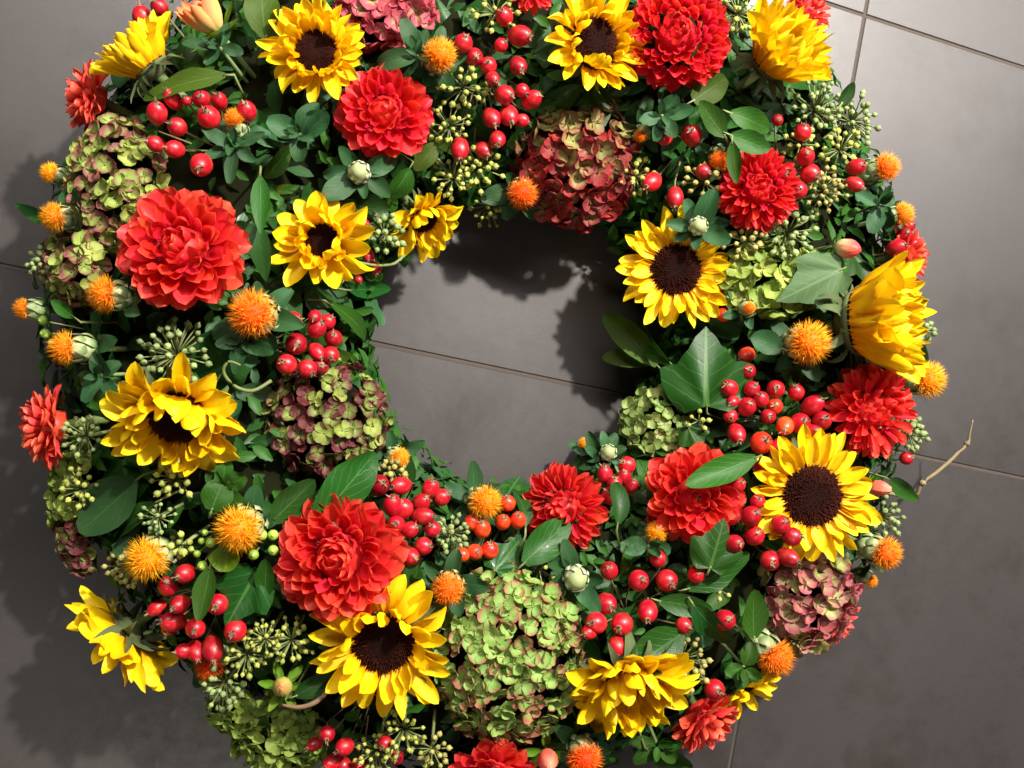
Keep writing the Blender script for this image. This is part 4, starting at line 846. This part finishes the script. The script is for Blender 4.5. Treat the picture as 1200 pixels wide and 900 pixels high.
def sprig(label, px, py, leaves, f=None, m='blue', h=0.024, seed=0):
    """a little rosette of oval leaves on one shoot; leaves = (angle in the picture, length px, width px, lift)"""
    rng = random.Random(seed + 60); p = P(px, py, h); k = mpp(p); n = face(f or (0, 0), p)
    zx = n; xx = (RT - zx * RT.dot(zx)).normalized(); yy = zx.cross(xx); mt = Matrix((xx, yy, zx)).transposed().to_4x4(); mt.translation = p
    root = thing('leafy_sprig', label, 'leaf sprig', mt, 'leafy sprigs among the flowers')
    for a, L, W, el in leaves:
        L *= rng.uniform(0.7, 0.95); W *= rng.uniform(0.75, 0.95); a += rng.uniform(-14, 14); el += rng.uniform(-10, 22)
        r = round(W / L, 1); obj('leaf', leafmesh(rng.choice(('ovate', 'round')), m, rng.randrange(4), r), root, Rz(rad(a)) @ T(0.002, 0, 0) @ Ry(-rad(el)) @ S(L * k, L * k, L * k))
    for i in range(5):
        L = rng.uniform(14, 24) * k
        obj('leaf', leafmesh('ovate', m, rng.randrange(4), 0.5), root, Rz(rng.uniform(0, 6.3)) @ T(0.001, 0, 0.003) @ Ry(-rad(rng.uniform(20, 65))) @ S(L, L, L))
    stem_part(root, 0.0016); return root
sprig('rosette of olive oval leaves between the ragged and black-centred sunflowers', 352, 158, [(150, 46, 30, 15), (60, 50, 34, 20), (25, 48, 32, 5), (-100, 36, 28, 10), (-25, 26, 20, 25), (200, 30, 20, 0)], m='blue', seed=1)
sprig('two oval leaves beside an orange safflower and crimson dahlia', 490, 66, [(178, 50, 30, 10), (112, 46, 28, 25), (230, 34, 24, 0), (75, 34, 20, 10)], m='blue', seed=2)
sprig('star of dark green leaves around the pale bulb beside cherry-red hips', 274, 172, [(12, 46, 18, 0), (-88, 46, 22, 5), (190, 46, 14, 0), (140, 40, 22, 10), (-40, 34, 20, 0)], m='blue', seed=3, h=0.02)
sprig('dark oval leaves beside the large safflower between big dahlia and hips', 285, 400, [(190, 36, 24, 10), (250, 40, 26, 0), (300, 40, 28, 0), (340, 44, 24, 5), (215, 40, 24, -5)], m='blue', seed=4, h=0.018)
sprig('dark green leaves behind the sideways scarlet dahlia', 700, 534, [(200, 30, 22, 0), (120, 34, 20, 10), (160, 36, 14, 0), (-30, 24, 20, 10)], m='blue', seed=5, h=0.018)
sprig('dark green leaves over cherry-red hips near the ball dahlia', 776, 136, [(60, 36, 26, 10), (10, 40, 22, 10), (-60, 34, 24, 0), (200, 30, 20, 0), (-100, 30, 18, 0)], m='blue', seed=6, h=0.024)
sprig('small dark green leaves beneath the mauve hydrangea and rim safflower', 872, 782, [(180, 30, 20, 10), (80, 34, 24, 10), (-30, 34, 20, 0), (-90, 30, 22, 0)], m='mid', seed=7, h=0.018)
sprig('dark green leaves beneath the peach bud beside dark foliage', 258, 56, [(170, 46, 18, 0), (-20, 30, 18, 0), (220, 28, 16, 5), (60, 30, 20, 10)], m='blue', seed=8, h=0.02)
sprig('sprig of green leaves on the outer slope past the bowing sunflower', 770, 872, [(180, 36, 20, 0), (-140, 40, 20, 0), (-40, 40, 22, 0), (0, 40, 20, 5)], m='mid', seed=9, h=0.004)
sprig('dark green leaves on the rim beneath the outer safflower and striped bud', 1030, 240, [(-60, 36, 26, 0), (-100, 38, 24, 5), (160, 36, 20, 0), (30, 26, 18, 0)], m='blue', seed=10, h=0.016)
sprig('dark oval leaves beside the shaggy hips and broad bowing sunflower', 262, 570, [(150, 30, 24, 0), (20, 40, 28, 10), (-40, 44, 30, 5), (-100, 36, 28, 0), (80, 36, 24, 10)], m='mid', seed=11, h=0.012)
sprig('dark leaves under the two sideways safflowers near the rim', 118, 440, [(180, 34, 22, 0), (240, 38, 24, 0), (300, 40, 26, 0), (30, 36, 22, 0), (100, 36, 22, 5)], m='blue', seed=12, h=0.014)
sprig('dark green leaves around the half-open safflower among red hips', 760, 640, [(165, 36, 24, 10), (-10, 30, 22, 5), (-40, 34, 22, 0), (200, 30, 20, 0)], m='blue', seed=13, h=0.02)

# ------------------------------------------------------------ twig, tendrils and litter
def tubething(name, label, cat, pts, radii, m, group=None, n=7, nodes=()):
    root = thing(name, label, cat, T(*pts[0]), group); o = pts[0]
    q = []; rr = []
    for i in range(len(pts) - 1):
        for s in range(4):
            t = s / 4; p0, p1, p2, p3 = pts[max(i - 1, 0)], pts[i], pts[i + 1], pts[min(i + 2, len(pts) - 1)]
            q.append(0.5 * ((2 * p1) + (p2 - p0) * t + (2 * p0 - 5 * p1 + 4 * p2 - p3) * t * t + (3 * p1 - p0 - 3 * p2 + p3) * t ** 3) - o); rr.append(lerp(radii[i], radii[i + 1], t))
    q.append(pts[-1] - o); rr.append(radii[-1])
    obj('shoot', MB().tube(q, rr, n).mesh('shoot', M[m]), root)
    for i in nodes:
        r = radii[i] * 1.7; obj('knot', MB().lathe([(0.001, -1.2), (0.7, -0.8), (1, 0), (0.7, 0.8), (0.001, 1.2)], 8).mesh('knot', M[m]), root, T(*(pts[i] - o)) @ S(r, r, r))
    return root
tubething('twig', 'bare brown twig with thin bent tip sticking out over the floor', 'twig',
          [core(P(1030, 592)), P(1056, 581, 0.004), floorpt(1081, 566, 0.055), floorpt(1110, 543, 0.06), floorpt(1133, 520, 0.064), floorpt(1136, 510, 0.066), floorpt(1140, 492, 0.07)], [0.0022, 0.0021, 0.002, 0.0019, 0.0018, 0.0011, 0.0007], 'bark', nodes=(2, 4))
tubething('tendril', 'curled green tendril beside the burgundy-green hydrangea', 'tendril', [P(318, 446, .03), P(296, 458, .03), P(274, 452, .028), P(262, 436, .03), P(268, 424, .034), P(282, 428, .036)], [0.0014, 0.0015, 0.0015, 0.0013, 0.0011, 0.0008], 'umbstem', 'curling shoots')
tubething('tendril', 'brown curling shoot under the plump green bud', 'tendril', [P(330, 826, .02), P(350, 829, .026), P(368, 824, .028), P(382, 812, .026), P(388, 800, .02)], [0.001, 0.0018, 0.002, 0.0018, 0.001], 'calyx', 'curling shoots')
tubething('tendril', 'pale green stalk bent between ragged sunflower and the hole', 'tendril', [P(414, 306, .01), P(440, 311, .012), P(462, 309, .014), P(472, 300, .014)], [0.0012, 0.0012, 0.0013, 0.0018], 'umbstem', 'curling shoots')
tubething('fallen_stalk', 'tiny dry stalk lying on the floor by the edge-on sunflower', 'plant litter', [floorpt(147, 778, .0012), floorpt(158, 778, .0014), floorpt(169, 776, .0016)], [0.0008, 0.0009, 0.0014], 'bark')
